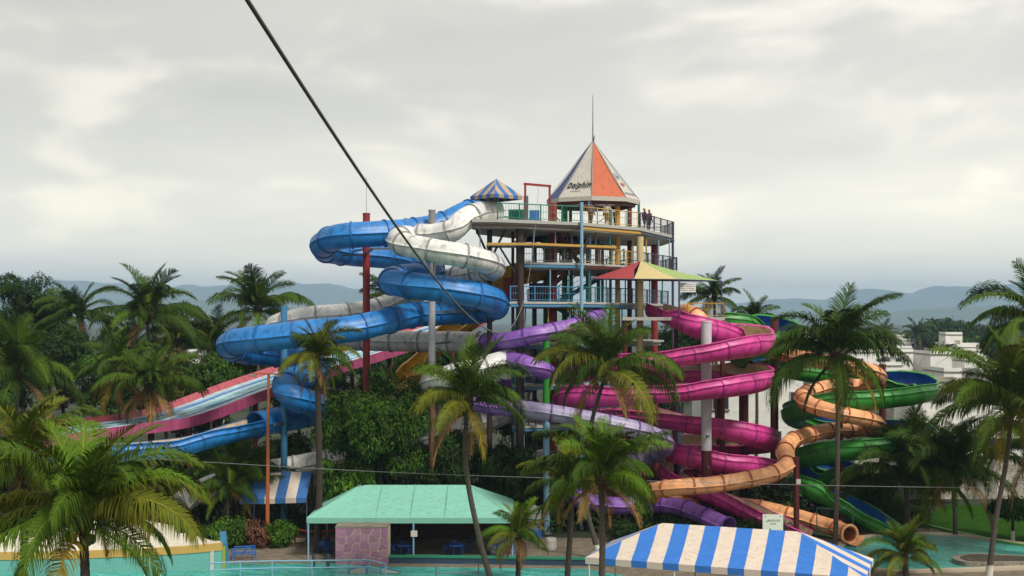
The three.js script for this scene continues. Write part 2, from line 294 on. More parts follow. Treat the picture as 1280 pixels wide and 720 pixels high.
slide('tube_slide', 'blue tube slide looping beside the white one, red post through its coils', [
  [612, 262, 92], [585, 266, 90], [555, 280, 89], [520, 288, 88], [475, 292, 86.5], [430, 295, 86], [408, 302, 88], [408, 313, 92], [440, 318, 95], [490, 322, 95.5], [527, 328, 94.5], [540, 338, 92], [523, 344, 90], [497, 347, 88.5], [489, 352, 86], [515, 357, 84], [560, 362, 83.5], [604, 371, 84.5], [620, 382, 88], [598, 389, 91.5], [560, 391, 91], [515, 394, 88.5], [480, 402, 86], [440, 411, 84.5], [390, 416, 84], [330, 423, 84], [298, 427, 85], [288, 434, 88.5], [308, 440, 92], [345, 444, 93.5], [380, 450, 93.5], [396, 459, 92], [380, 469, 89], [358, 480, 87], [362, 494, 86], [388, 504, 87.5], [398, 513, 90], [378, 520, 90], [338, 527, 87.5], [298, 537, 85], [258, 547, 83], [222, 556, 82], [180, 560, 81], [120, 564, 80], [60, 569, 79.5], [-30, 580, 79]],
  { r: 0.93, mat: M.blue, joint: J(0.008, 0.12, 0.38), open: 0.845, rOpen: 1.0, lining: M.cream, bank: 1.2 });
slide('tube_slide', 'white tube slide coiling through the blue one from the top deck', [
  [622, 264, 89], [600, 266, 88], [580, 275, 87], [566, 288, 86.5], [545, 293, 87], [515, 294, 87.5], [498, 299, 85.5], [508, 306, 83.5], [540, 313, 82.5], [580, 320, 82.5], [608, 328, 84], [616, 336, 87.5], [598, 341, 91], [565, 348, 93], [530, 362, 94], [500, 374, 93.5], [470, 386, 92.5], [430, 393, 91.5], [390, 396, 91], [355, 403, 91.5], [348, 410, 94.5], [375, 418, 97], [420, 424, 97], [470, 426, 96], [530, 427, 95], [590, 428, 94], [630, 433, 93], [648, 441, 91], [632, 451, 88], [590, 463, 87], [552, 473, 87], [537, 482, 89], [560, 492, 93], [610, 502, 94], [636, 512, 92], [610, 525, 90.5], [560, 540, 90.5], [500, 556, 90.5], [440, 570, 90], [386, 580, 89.5], [330, 590, 89], [285, 600, 88], [250, 614, 87], [232, 625, 86], [222, 634, 85]],
  { r: 0.82, mat: M.white, joint: J(0.3, 0.3, 0.29) });
slide('tube_slide', 'purple tube slide winding down past the light blue post', [
  [748, 394, 92], [730, 404, 89], [705, 411, 88], [670, 418, 87], [640, 425, 87.5], [608, 428, 90], [598, 434, 93], [612, 442, 91], [640, 450, 87.5], [670, 459, 86.5], [686, 468, 89], [670, 478, 92.5], [632, 484, 92.5], [596, 490, 91], [589, 499, 88], [612, 507, 86], [650, 511, 85.5], [700, 518, 85.5], [755, 528, 85.5], [800, 538, 86], [828, 550, 87.5], [830, 561, 91], [810, 572, 93.5], [770, 584, 93], [715, 596, 92], [700, 608, 90], [720, 622, 88], [770, 632, 87], [815, 630, 87], [850, 634, 86], [880, 645, 84], [910, 658, 82]],
  { r: 0.62, mat: u => u > 0.5 && u < 0.72 ? M.lilac : M.purple, joint: J(0.12, 0.05, 0.25), step: 2.1 });
slide('open_slide', 'magenta open flume spiralling around the white and maroon post', [
  [818, 387, 95], [842, 396, 92.5], [868, 409, 90], [900, 418, 90.5], [930, 420, 93.5], [950, 423, 92.5], [952, 429, 89], [930, 434, 86.8], [880, 441, 86], [825, 449, 86], [765, 458, 86.5], [718, 466, 89.5], [735, 471, 93.5], [800, 471, 95], [880, 468, 95.5], [935, 468, 94.5], [954, 472, 91.5], [945, 478, 87.8], [905, 484, 86.2], [850, 489, 86], [780, 494, 86], [722, 498, 87], [704, 503, 90.5], [735, 509, 93.5], [790, 516, 93.5], [845, 526, 91.8], [900, 536, 90.4], [945, 546, 91], [962, 553, 94], [935, 556, 97.5], [880, 556, 98.5], [842, 558, 96.5], [836, 563, 93.5], [860, 571, 91], [905, 579, 90.2], [948, 586, 91], [962, 592, 94], [935, 592, 97], [880, 588, 97.5], [845, 588, 95.5], [836, 593, 92.5], [852, 603, 90], [885, 616, 87.5], [930, 636, 86], [970, 655, 85], [1010, 674, 84]],
  { r: 0.85, mat: M.magenta, lining: M.cream, flume: true, wall: 0.52, bank: 1.9, joint: J(0.36, 0.015, 0.2) });
slide('tube_slide', 'orange tube slide zigzagging down to the pool beside the lawn', [
  [856, 388, 93], [872, 396, 91], [890, 415, 93], [925, 428, 96], [960, 438, 94], [1010, 449, 91], [1048, 455, 90], [1085, 463, 91], [1098, 472, 93.5], [1078, 482, 96], [1045, 482, 96], [1018, 488, 94], [1003, 496, 90.5], [1016, 507, 87.5], [1050, 517, 86.5], [1083, 524, 87.5], [1096, 531, 90], [1073, 537, 91.5], [1040, 538, 90.5], [1008, 544, 89], [987, 553, 87.5], [981, 566, 86], [984, 580, 84.5], [966, 592, 83.2], [930, 600, 82.5], [890, 606, 82], [850, 609, 82], [820, 613, 83.5], [818, 620, 87], [850, 626, 89], [900, 630, 89], [945, 634, 88], [985, 643, 87], [1020, 653, 86], [1046, 661, 84.6], [1061, 667, 82.6]],
  { r: 0.57, mat: M.orange, joint: J(0.42, 0.11, 0.04), step: 2.0 });
slide('open_slide', 'green open flume with blue lining in wide loops behind the orange tube', [
  [898, 398, 97], [925, 405, 97], [960, 408, 98], [988, 416, 97], [990, 425, 94], [965, 432, 92.5], [932, 439, 93], [925, 447, 95.5], [960, 456, 96.5], [1010, 466, 97], [1080, 474, 98.5], [1140, 479, 97], [1160, 486, 93.5], [1145, 493, 89.5], [1095, 499, 88], [1040, 506, 88.5], [998, 514, 91.5], [992, 522, 95], [1020, 529, 98], [1085, 535, 99], [1140, 540, 97], [1158, 547, 93], [1140, 554, 89.5], [1090, 560, 88.5], [1035, 567, 89.5], [1000, 575, 93], [1010, 582, 96.5], [1050, 588, 97], [1060, 594, 94], [1030, 598, 92], [1000, 602, 91.5], [1010, 610, 89.5], [1040, 622, 88.5], [1075, 640, 87.5], [1100, 655, 86.5], [1125, 670, 85.5]],
  { r: 0.85, mat: M.green, lining: M.blueIn, flume: true, wall: 0.5, bank: 1.9, joint: J(0.015, 0.15, 0.012) });
slide('open_slide', 'yellow open flume curving from the tower towards the racing lanes', [
  [690, 336, 96], [655, 341, 96], [630, 348, 95], [618, 362, 96], [610, 380, 98], [590, 398, 99], [565, 414, 99], [540, 436, 98], [516, 464, 97], [500, 478, 96]],
  { r: 0.95, mat: M.yellow, lining: M.yellow, flume: true, wall: 0.35 });
{ // racing slide: several lanes side by side, running down to the left and towards the viewer
  const t = thing('racing_slide', 'wide multi lane racing slide with pink sides and pale blue lanes', 'water slide', null, 'fibreglass water slides');
  // centre profile: [x along screen at depth, y, depth]
  const path = [[575, 400, 119], [545, 412, 116.5], [500, 426, 113], [465, 437, 110.3], [405, 455, 105.8], [352, 472, 101.8], [300, 490, 98], [245, 511, 94.2], [205, 523, 92], [130, 533, 89], [60, 543, 86.5], [-20, 552, 84]];
  const c = new THREE.CatmullRomCurve3(path.map(q => P(...q)), false, 'centripetal'), dir = c.getPointAt(1).sub(c.getPointAt(0)).setY(0).normalize(), W = V().crossVectors(dir, UP).negate();  // W points to the near side
  if (W.z < 0) W.negate();
  const N = 20;
  const strip = (w0, w1, h0, h1, a, b) => { const q = [], uv = []; for (let i = 0; i < 8; i++) { const p0 = c.getPointAt(mix(a, b, i / 8)), p1 = c.getPointAt(mix(a, b, (i + 1) / 8)); const f = (p, w, h) => p.clone().addScaledVector(W, w).add(V(0, h, 0)); q.push([f(p0, w0, h0), f(p0, w1, h1), f(p1, w1, h1), f(p1, w0, h0)]); const s = i / 8 * 2; uv.push([[w0 / 6, s], [w1 / 6, s], [w1 / 6, s + .25], [w0 / 6, s + .25]]); } return quadGeo(q, uv); };
  const lanes = [['side_wall', -3.4, -2.8, 0.45, 0.0, M.red], ['lane', -2.8, -1.75, 0, 0, M.pale], ['lane', -1.75, -1.05, 0.01, 0.01, M.laneblue], ['lane', -1.05, -0.1, 0, 0, M.pale], ['lane', -0.1, 0.45, 0.01, 0.01, M.cyan], ['lane', 0.45, 1.15, 0, 0, M.pale], ['lane', 1.15, 1.5, 0.01, 0.01, M.laneblue], ['lane', 1.5, 2.0, 0, 0, M.pale], ['side_wall', 2.0, 3.4, 0, 0.3, M.maroonfib], ['skirt', 3.4, 3.45, 0.3, -0.5, M.maroonfib], ['skirt', -3.4, -3.45, 0.45, -0.6, M.red]];
  for (const [nm, w0, w1, h0, h1, m] of lanes) for (let k = 0; k < 6; k++) mesh(nm, strip(w0, w1, h0, h1, k / 6, (k + 1) / 6 - 0.0006), m, t);
  for (const w of [-1.75, -0.1, 1.15]) { const d = []; d.push(strip(w - 0.06, w - 0.05, -0.02, 0.1, 0, 1), strip(w - 0.05, w + 0.05, 0.1, 0.1, 0, 1), strip(w + 0.05, w + 0.06, 0.1, -0.02, 0, 1)); mesh('lane_divider', merge(d), M.pale, t); }
  mesh('underside', strip(-3.4, 3.4, -0.5, -0.5, 0, 1), M.maroonfib, t);
  for (const u of [0.08, 0.25, 0.42, 0.58, 0.72]) for (const w of [-2.6, 2.6]) { const p = c.getPointAt(u).addScaledVector(W, w); mesh('leg', bar(V(p.x, 0, p.z), V(p.x, p.y - 0.45, p.z), 0.2), M.pMaroon, t); }
}

// ---------------------------------------------------------------- the slide tower
function railing(parent, pts, h, mat, gap = 0.21, postMat = mat) {
  for (let i = 0; i < pts.length - 1; i++) {
    const a = pts[i], b = pts[i + 1], L = a.distanceTo(b), n = Math.max(1, Math.round(L / 1.9));
    for (let k = 0; k < n; k++) {
      const p = a.clone().lerp(b, k / n), q = a.clone().lerp(b, (k + 1) / n), g = [], up = (v, y) => v.clone().add(V(0, y, 0));
      g.push(bar(up(p, h), up(q, h), 0.04, 0.04, 6), bar(up(p, 0.12), up(q, 0.12), 0.025, 0.025, 6), bar(up(p, h * 0.55), up(q, h * 0.55), 0.018, 0.018, 5));
      const nb = Math.round(p.distanceTo(q) / gap); for (let j = 1; j < nb; j++) { const c = p.clone().lerp(q, j / nb); g.push(bar(up(c, 0.12), up(c, h), 0.011, 0.011, 4)); }
      mesh('railing', merge(g), mat, parent);
      mesh('railing_post', bar(p, up(p, h + 0.05), 0.055, 0.055, 8), postMat, parent);
    }
    mesh('railing_post', bar(b, b.clone().add(V(0, h + 0.05, 0)), 0.055, 0.055, 8), postMat, parent);
  }
}
const D = l => l.map(([px, d]) => [Xat(px, d), -d]);                     // plan outline from column and depth
const edge = (l, y) => D(l).map(([x, z]) => V(x, y, z));
const tower = thing('slide_tower', 'tall multi storey slide tower with coloured columns and railings', 'tower');
function deck(l, top, thick, fascia) {
  const s = mesh('deck', slabGeo(D(l), top, thick * 0.45), M.slab, tower);
  mesh('joists', slabGeo(ring(D(l), -0.35), top - thick * 0.45 - 0.002, thick * 0.7), M.slab, s);
  if (fascia) { const e = edge(l, top - thick * 0.85); for (const [i, m] of fascia) mesh('edge_beam', sbar(e[i], e[i + 1], 0.16, 0.16), m, s); }
}
const L5 = [[590, 86], [622, 86], [728, 89], [800, 94], [842, 103], [826, 109], [740, 107], [655, 100], [590, 93]];
deck(L5, 22.75, 0.52, [[0, M.pDark], [1, M.pDark], [2, M.pYellow], [3, M.pSlate], [4, M.pSlate]]);
{ const e = edge(L5, 22.75);
  railing(tower, [e[1], e[2]], 1.15, M.pTealGreen); railing(tower, [e[2], e[3]], 1.15, M.pYellow, 0.21, M.pSky); railing(tower, [e[3], e[4], e[5]], 1.15, M.pSlate); railing(tower, [e[5], e[6], e[7]], 1.15, M.steel); railing(tower, [e[7], e[8]], 1.15, M.pTealGreen); }
const L4 = [[655, 87.6], [730, 89.4], [800, 94.6], [846, 103], [826, 109], [720, 106], [655, 98]];
deck(L4, 19.75, 0.36, [[0, M.pSkyDeep], [1, M.pMaroon], [2, M.pSlate]]);
{ const e = edge(L4, 19.75); railing(tower, [e[0], e[1]], 1.1, M.steel); railing(tower, [e[1], e[2]], 1.1, M.pYellow, 0.21, M.pCream); railing(tower, [e[2], e[3], e[4]], 1.1, M.pSlate); railing(tower, [e[4], e[5]], 1.1, M.pSkyDeep); }
const L3 = [[638, 87.2], [728, 89.2], [790, 94.5], [835, 103], [800, 108], [700, 104], [640, 96]];
deck(L3, 16.85, 0.36, [[0, M.pSkyDeep], [1, M.pSkyDeep]]);
{ const e = edge(L3, 16.85); railing(tower, [e[0], e[1]], 1.1, M.pSkyDeep); railing(tower, [e[1], e[2]], 1.1, M.pTeal); railing(tower, [e[2], e[3]], 1.1, M.pSlate); }
const lower = [[640, 88], [728, 89.4], [790, 94.5], [830, 102], [800, 107], [700, 104], [640, 96]];
[13.8, 10.75, 7.7, 4.65].forEach((y, i) => { deck(lower, y, 0.36, [[0, M.pSkyDeep], [1, M.pSkyDeep]]); const e = edge(lower, y); railing(tower, [e[0], e[1], e[2]], 1.1, i < 2 ? M.pTeal : M.pSlate); });
// half landing with yellow edge, stair flights between decks
mesh('half_landing', slabGeo(D([[608, 86.6], [665, 86.6], [770, 90.5], [770, 92.2], [665, 90], [608, 89.5]]), 21.05, 0.16), M.slab, tower);
{ const e = edge([[608, 86.4], [665, 86.4], [770, 90.3]], 20.98); mesh('edge_beam', sbar(e[0], e[1], 0.12, 0.17), M.pYellow, tower); mesh('edge_beam', sbar(e[1], e[2], 0.12, 0.17), M.pYellow, tower); }
function stair(a, b, mat) {
  const s = mesh('stair_stringer', sbar(a, b, 0.12, 0.28), mat, tower), a2 = a.clone().add(V(0.15, 0, -1.1)), b2 = b.clone().add(V(0.15, 0, -1.1)); mesh('stair_stringer', sbar(a2, b2, 0.12, 0.28), mat, tower);
  const n = 14; for (let i = 1; i < n; i++) { const p = a.clone().lerp(b, i / n).add(V(0.07, 0.1, -0.55)); mesh('stair_tread', box(0.3, 0.05, 1.05, p.x, p.y, p.z), M.slab, tower); }
  railing(tower, [a.clone().add(V(0, 0.2, 0)), b.clone().add(V(0, 0.2, 0))], 1.0, mat, 0.4);
}
stair(P(692, 286, 91.2), P(727, 334, 90), M.pMaroon); stair(P(780, 330, 98), P(690, 381, 95), M.pTeal); stair(P(690, 382, 96), P(770, 428, 98), M.pTeal); stair(P(775, 430, 99), P(690, 480, 97), M.pSlate); stair(P(700, 331, 101), P(765, 283, 101), M.pSkyDeep); stair(P(660, 382, 92), P(715, 334, 92), M.pMaroon);
const cols = [ // px, depth, radius, [ [top height, material] ... ] from the top down
  [650, 87.6, 0.30, 22.2, M.pDark], [612, 88.4, 0.20, 22.2, M.pDark], [641, 90.5, 0.12, 22.2, M.pMaroon], [692, 92.5, 0.28, 24.5, M.pRed], [683, 95.5, 0.26, 22.2, M.pDkGreen], [706, 97, 0.24, 25, M.pGreen],
  [727, 88.7, 0.13, 24.2, M.pSky], [772, 94.2, 0.20, 25.1, M.pYellow], [800, 93.7, 0.27, 22.0, M.pCream], [787, 100.5, 0.2, 25.1, M.pMaroon], [798.5, 97, 0.1, 25.1, M.pTeal], [818, 106, 0.30, 22.2, M.pRed], [841, 102.6, 0.11, 23.9, M.pSlate],
  [737, 92.6, 0.13, 25.1, M.pSky], [687, 94, 0.13, 25.0, M.pDkGreen], [748, 99, 0.16, 22.2, M.pSkyDeep], [735, 103, 0.2, 22.2, M.pSkyDeep], [753, 105, 0.14, 22.2, M.pSkyDeep], [713, 99.3, 0.14, 25.1, M.pMaroon], [668, 99, 0.2, 22.2, M.pSlate], [763, 99.6, 0.12, 25.1, M.pTeal]];
for (const [px, d, r, top, m] of cols) { const x = Xat(px, d); mesh('column', bar(V(x, 0, -d), V(x, top, -d), r, r, 14), m, tower); }
{ // slim pipe posts between the decks along the front and back edges
  const R = rng(77), ms = [M.pSky, M.pTeal, M.pMaroon, M.pGrey, M.pYellow, M.pSlate, M.pSkyDeep], run = (l, y0, y1, n) => { const e = edge(l, y0); for (let i = 0; i < e.length - 1; i++) for (let k = 0; k < n; k++) { const p = e[i].clone().lerp(e[i + 1], (k + 0.35 + R() * 0.3) / n); p.z -= 0.25; mesh('pipe_post', bar(p, V(p.x, y1, p.z), 0.055, 0.055, 7), ms[Math.floor(R() * ms.length)], tower); } };
  run(L4.slice(0, 4), 19.75, 22.4, 3); run(L3.slice(0, 4), 16.85, 19.5, 3); run(lower.slice(0, 3), 13.8, 16.6, 3); run(lower.slice(0, 3), 10.75, 13.6, 3); run(lower.slice(0, 3), 7.7, 10.5, 2); run(L4.slice(4), 19.75, 22.4, 3); run(L3.slice(4), 16.85, 19.5, 3);
}
for (const [a, b] of [[[595, 88, 22.2], [612, 88.4, 20]], [[632, 88, 22.2], [614, 88.4, 20]], [[625, 87.6, 20.8], [648, 87.6, 18.6]], [[660, 88, 22.2], [652, 87.6, 20.6]], [[690, 92.5, 22.2], [705, 93, 20.2]], [[735, 88.7, 21.6], [728, 88.7, 20.2]]]) mesh('brace', sbar(V(Xat(a[0], a[1]), a[2], -a[1]), V(Xat(b[0], b[1]), b[2], -b[1]), 0.12, 0.14), M.pDark, tower);
mesh('brace', sbar(P(600, 285, 86.5), P(600, 309, 86.5), 0.08), M.steel, tower);
mesh('tie_beam', sbar(P(505, 274, 88), P(592, 280, 88), 0.14, 0.14), M.pMaroon, tower);
mesh('counter', rbox(1.5, 1.0, 0.5, Xat(648, 90), 23.28, -90), M.pTeal, tower); mesh('locker', rbox(0.75, 0.95, 0.5, Xat(668, 90), 23.25, -90), M.pBlue, tower); mesh('cabinet', rbox(0.35, 1.9, 0.35, Xat(657.5, 89), 23.75, -89), M.pTeal, tower);
mesh('wall_panel', box(1.0, 1.9, 0.08, Xat(637, 91), 17.8, -91), M.pRed, tower); mesh('wall_panel', box(1.4, 1.6, 0.08, Xat(672, 97.5), 17.7, -97.5), M.pSlate, tower); mesh('wall_panel', box(1.6, 1.5, 0.08, Xat(700, 99), 14.6, -99), M.pRed, tower);
mesh('wall_panel', box(4.5, 1.5, 0.08, Xat(700, 99.5), 11.6, -99.5), M.pSlate, tower); mesh('wall_panel', box(5.5, 2.2, 0.08, Xat(720, 99.5), 8.9, -99.5), M.pSkyDeep, tower);
// purple awning and the green and yellow flume heads seen under the top deck
mesh('awning', quadGeo([[P(641, 303, 95), P(680, 303, 95), P(676, 288, 99), P(660, 289, 99)]]), M.cPurple, tower);
for (const [m, y, r] of [[M.green, 21.9, 4.2], [M.yellow, 21.3, 4.0], [M.blueIn, 22.0, 2.2]]) {
  const g = new THREE.TorusGeometry(r, 0.24, 8, 30, 2.2).rotateX(Math.PI / 2).rotateY(-2.4).translate(Xat(742, 98), y, -98 + 1); mesh('flume_head', g, m, tower);
}
// ---- the octagonal roof
{
  const c = V(Xat(741, 96), 0, -96), R = 3.7, eave = 25.05, apex = 29.85, t = tower, vs = [];
  for (let k = 0; k < 8; k++) { const a = (-5 + 45 * k) * Math.PI / 180; vs.push(V(c.x + Math.sin(a) * R, eave, c.z + Math.cos(a) * R)); }
  const top = V(c.x, apex, c.z), colr = [M.cOrange, M.cWhite, M.cNavy, M.cWhite, M.cOrange, M.cWhite, M.cNavy, M.cWhite], panels = [];
  for (let k = 0; k < 8; k++) {
    const a = vs[k], b = vs[(k + 1) % 8], n = 8, q = [], uv = [];
    // slightly sagging cloth panel, in strips from eave to apex
    const mid = a.clone().add(b).multiplyScalar(0.5), out = mid.clone().sub(c).setY(0).normalize();
    const at = (s, h) => { const p = a.clone().lerp(b, s).lerp(top, h); p.addScaledVector(out, -0.22 * Math.sin(Math.PI * h) * (1 - h) - 0.05 * Math.sin(Math.PI * s) * (1 - h)); return p; };
    for (let i = 0; i < n; i++) for (let j = 0; j < 4; j++) { const h0 = i / n, h1 = (i + 1) / n, s0 = j / 4, s1 = (j + 1) / 4; q.push([at(s0, h0), at(s1, h0), at(s1, h1), at(s0, h1)]); uv.push([[s0, h0], [s1, h0], [s1, h1], [s0, h1]]); }
    const pn = mesh('roof_panel', quadGeo(q, uv), colr[k], t); panels.push(at);
    mesh('valance', quadGeo([[a, b, b.clone().add(V(0, -0.34, 0)), a.clone().add(V(0, -0.34, 0))]]), M.cWhite, pn);
    mesh('seam', bar(a, top, 0.035, 0.02, 6), M.pGrey, pn);
  }
  for (let k = 0; k < 8; k++) mesh('eave_beam', sbar(vs[k].clone().lerp(c.clone().setY(eave), 0.1).add(V(0, -0.42, 0)), vs[(k + 1) % 8].clone().lerp(c.clone().setY(eave), 0.1).add(V(0, -0.42, 0)), 0.12, 0.3), M.pMaroon, t);
  mesh('mast', bar(top.clone().add(V(0, -0.3, 0)), V(c.x, 33.5, c.z), 0.055, 0.02, 8), M.steel, t);
  mesh('mast_fitting', bar(top.clone().add(V(0.06, -0.1, 0)), top.clone().add(V(0.12, 0.42, 0)), 0.07, 0.03, 6), M.pSlate, t);
  // lettering and emblem on two of the cloth panels
  const font = await new FontLoader().loadAsync('fonts/droid/droid_sans_bold.typeface.json');
  const write = (txt, k, s0, s1, h, size, mat, shear) => {
    const g = new TextGeometry(txt, { font, size: 1, depth: 0.02, curveSegments: 3 }); g.computeBoundingBox(); const bb = g.boundingBox, at = panels[k], p = g.attributes.position;
    const A = at(s0, h), B = at(s1, h), U = at(0.5, h + 0.1).sub(at(0.5, h)).normalize(), X = B.clone().sub(A), w = bb.max.x - bb.min.x, Nn = V().crossVectors(X, U).normalize();
    for (let i = 0; i < p.count; i++) { const y = p.getY(i) * size, x = (p.getX(i) - bb.min.x) / w, v = A.clone().addScaledVector(X, x).addScaledVector(U, y).addScaledVector(X.clone().normalize(), y * shear).addScaledVector(Nn, 0.05 + p.getZ(i)); p.setXYZ(i, v.x, v.y, v.z); }
    g.computeVertexNormals(); mesh('lettering', g, mat, t);
  };
  const ink = std(0.012, 0.012, 0.016), grey = std(0.28, 0.29, 0.32);
  write('Dolphin', 7, 0.10, 0.90, 0.15, 0.58, ink, 0.2);
  const strokes = (k, s0, s1, h, n, w, mat) => { const g = [], at = panels[k]; for (let i = 0; i < n; i++) { const a = at(mix(s0, s1, i / n), h), b = at(mix(s0, s1, (i + 0.72) / n), h), o = V(a.x - c.x, 1.5, a.z - c.z).normalize().multiplyScalar(0.06); g.push(sbar(a.add(o), b.add(o), 0.02, w * (0.7 + 0.5 * ((i * 7) % 3) / 2))); } mesh('lettering', merge(g), mat, t); };
  strokes(7, 0.28, 0.6, 0.095, 9, 0.06, grey); strokes(1, 0.14, 0.9, 0.075, 14, 0.13, grey);
  const e0 = panels[1](0.5, 0.28), ex = panels[1](0.9, 0.28).sub(e0).normalize(), ey = panels[1](0.5, 0.4).sub(e0).normalize(), en = V().crossVectors(ex, ey).normalize();
  const disc = (r0, r1, a0, a1, x, y, m) => { const g = new THREE.RingGeometry(r0, r1, 24, 1, a0, a1), p = g.attributes.position; for (let i = 0; i < p.count; i++) { const v = e0.clone().addScaledVector(ex, p.getX(i) + x).addScaledVector(ey, p.getY(i) + y).addScaledVector(en, 0.07); p.setXYZ(i, v.x, v.y, v.z); } g.computeVertexNormals(); m.side = THREE.DoubleSide; mesh('emblem', g, m, t); };
  disc(0.30, 0.62, 0.4, 3.0, 0, 0.25, grey); disc(0, 0.36, 3.4, 2.6, 0.22, -0.05, M.cOrange);
}
// ---- starting canopy, red frame
{
  const t = thing('hoist_frame', 'red steel goal frame standing on the top deck', 'frame', V(Xat(672, 88.5), 22.75, -88.5));
  const x0 = Xat(656.5, 88.5), x1 = Xat(687, 90), y = 25.6; wpart('frame_post', sbar(V(x0, 22.75, -88.5), V(x0, y, -88.5), 0.16), M.pRed, t); wpart('frame_post', sbar(V(x1, 22.75, -90), V(x1, y, -90), 0.16), M.pRed, t); wpart('crossbar', sbar(V(x0 - 0.07, y - 0.06, -88.5), V(x1 + 0.07, y - 0.06, -90), 0.158, 0.16), M.pRed, t);
}
{ // the rope that sags from the viewer's side to the red frame
  const pts = []; for (let i = 0; i <= 90; i++) { const d = 3.0 + 86.2 * Math.pow(i / 90, 1.3); pts.push(V(-1.449 + 0.0386 * (d - 0.35), EYE - 0.32 + 0.00325 * (d - 31.5) * (d - 31.5) * (d < 31.5 ? 0.84 : 0.955), -d)); }
  pts[90] = P(672, 230, 89.2);
  const c = new THREE.CatmullRomCurve3(pts); solo('zip_line_rope', new THREE.TubeGeometry(c, 260, 0.012, 7), std(0.17, 0.185, 0.165, { roughness: 0.7, map: rep(grime, 20) }), 'thick grey rope sagging from above to the red frame on the tower', 'rope');
}
// ---- lower starting platform with the three coloured shade sail
{
  const y = 15.72, t = thing('start_platform', 'raised start platform with yellow railing under the red, yellow and lime canopy', 'platform', V(Xat(850, 93), 0, -93));
  wpart('deck', slabGeo(D([[778, 91], [906, 91], [906, 98], [778, 98]]), y, 0.25), M.slab, t);
  const e = edge([[860, 91.1], [905, 91.1], [905, 97.9]], y), g = []; const tmp = new THREE.Group(); railing(tmp, e, 1.05, M.pYellow); for (const m of [...tmp.children]) { m.geometry.translate(-t.position.x, 0, -t.position.z); t.add(m); }
  for (const [px, d] of [[781, 91.3], [903, 91.3], [903, 97.6], [781, 97.6], [845, 94]]) wpart('leg', bar(V(Xat(px, d), 0, -d), V(Xat(px, d), y - 0.25, -d), 0.18), M.pMaroon, t);
  const c = thing('shade_canopy', 'pyramid canopy in red, yellow and lime over the start platform', 'canopy', V(Xat(826, 93), y, -93));
  const A = P(738, 348.5, 91), B = P(849, 349.5, 90), C = P(902, 351.5, 94), E = P(795, 350.5, 97), top = P(801, 326, 93);
  const tri = (a, b) => quadGeo([[a, b, b.clone().lerp(top, 0.5).add(V(0, -0.12, 0)), a.clone().lerp(top, 0.5).add(V(0, -0.12, 0))], [a.clone().lerp(top, 0.5).add(V(0, -0.12, 0)), b.clone().lerp(top, 0.5).add(V(0, -0.12, 0)), top, top.clone()]]);
  wpart('canopy_panel', quadGeo([[A, P(792, 349, 90.5), P(793, 337, 91.6), P(770, 337.5, 92)], [P(770, 337.5, 92), P(793, 337, 91.6), top, top.clone()]]), M.cRed, c); wpart('canopy_panel', tri(P(792, 349, 90.5), B), M.cYellow, c); wpart('canopy_panel', tri(B, C), M.cLime, c); wpart('canopy_panel', tri(C, E), M.cRed, c); wpart('canopy_panel', tri(E, A), M.cBlue, c);
  for (const [p, q] of [[A, B], [B, C], [C, E], [E, A]]) wpart('frame_bar', bar(p, q, 0.05, 0.05, 6), M.pSlate, c);
  for (const p of [B, C, E]) wpart('post', bar(V(p.x, y, p.z), p, 0.07), M.pSlate, c);
  wpart('post', bar(V(A.x, 0, A.z), A, 0.09), M.pSlate, c);
  const s = P(859.5, 359.5, 91); const sg = thing('notice_sign', 'white notice board hanging under the lime canopy corner', 'sign', s);
  const cv = document.createElement('canvas'); cv.width = 128; cv.height = 72; const x = cv.getContext('2d'); x.fillStyle = '#dcdcd6'; x.fillRect(0, 0, 128, 72); x.fillStyle = '#41464a'; for (let r = 0; r < 4; r++) for (let k = 0; k < 9; k++) x.fillRect(8 + k * 13, 10 + r * 15, 6 + (k * 7 + r * 5) % 6, 6);
  const tx = new THREE.CanvasTexture(cv); tx.colorSpace = THREE.SRGBColorSpace; mesh('board', box(1.25, 0.72, 0.04), M.pWhite, sg); mesh('notice_print', new THREE.PlaneGeometry(1.2, 0.68).translate(0, 0, 0.026), new THREE.MeshStandardMaterial({ map: tx, roughness: 0.7 }), sg); mesh('hanger', bar(V(-0.5, 0.36, 0), V(-0.5, 0.75, 0), 0.015, 0.015, 5), M.steel, sg); mesh('hanger', bar(V(0.5, 0.36, 0), V(0.5, 0.75, 0), 0.015, 0.015, 5), M.steel, sg);
}
// ---------------------------------------------------------------- posts that carry the slides
function post(label, px, d, r, topPy, mats, arms = [], extra) { // mats: [[from height share 0..1, material], ...] bottom up
  const x = Xat(px, d), top = EYE - (topPy - HORIZON) / FPX * d, t = thing('support_post', label, 'post', V(x, 0, -d), 'slide support posts');
  mats.forEach(([a, m], i) => { const b = mats[i + 1]?.[0] ?? 1; mesh(mats.length > 1 ? 'column_section' : 'column', bar(V(0, a * top, 0), V(0, b * top, 0), r * (1 + 0.004 * i), r * (1 + 0.004 * i), 18), m, t); });
  mesh('cap', new THREE.CylinderGeometry(r * 1.05, r * 1.08, 0.1, 18).translate(0, top + 0.05, 0), mats[mats.length - 1][1], t);
  mesh('base_plate', new THREE.CylinderGeometry(r * 1.7, r * 1.8, 0.12, 18).translate(0, 0.06, 0), M.steel, t);
  for (const [py, dx, dd] of arms) { const y = EYE - (py - HORIZON) / FPX * d; mesh('bracket', sbar(V(0, y, 0), V(dx, y + 0.06, -dd), 0.14, 0.16), M.steel, t); }
  if (extra) extra(t, top);
}
post('tall bright red post running up through the blue coils', 458, 90, 0.27, 268, [[0, M.pRed]], [[311, -1.5, 4], [311, 3.8, 0.5], [318, -2.4, 3], [351, 3.6, 0], [357, 3.2, 2], [316, 0.8, -3.2]], (t, top) => mesh('aerial', bar(V(0, top, 0), V(0, top + 2.8, 0), 0.02, 0.012, 6), M.steel, t));
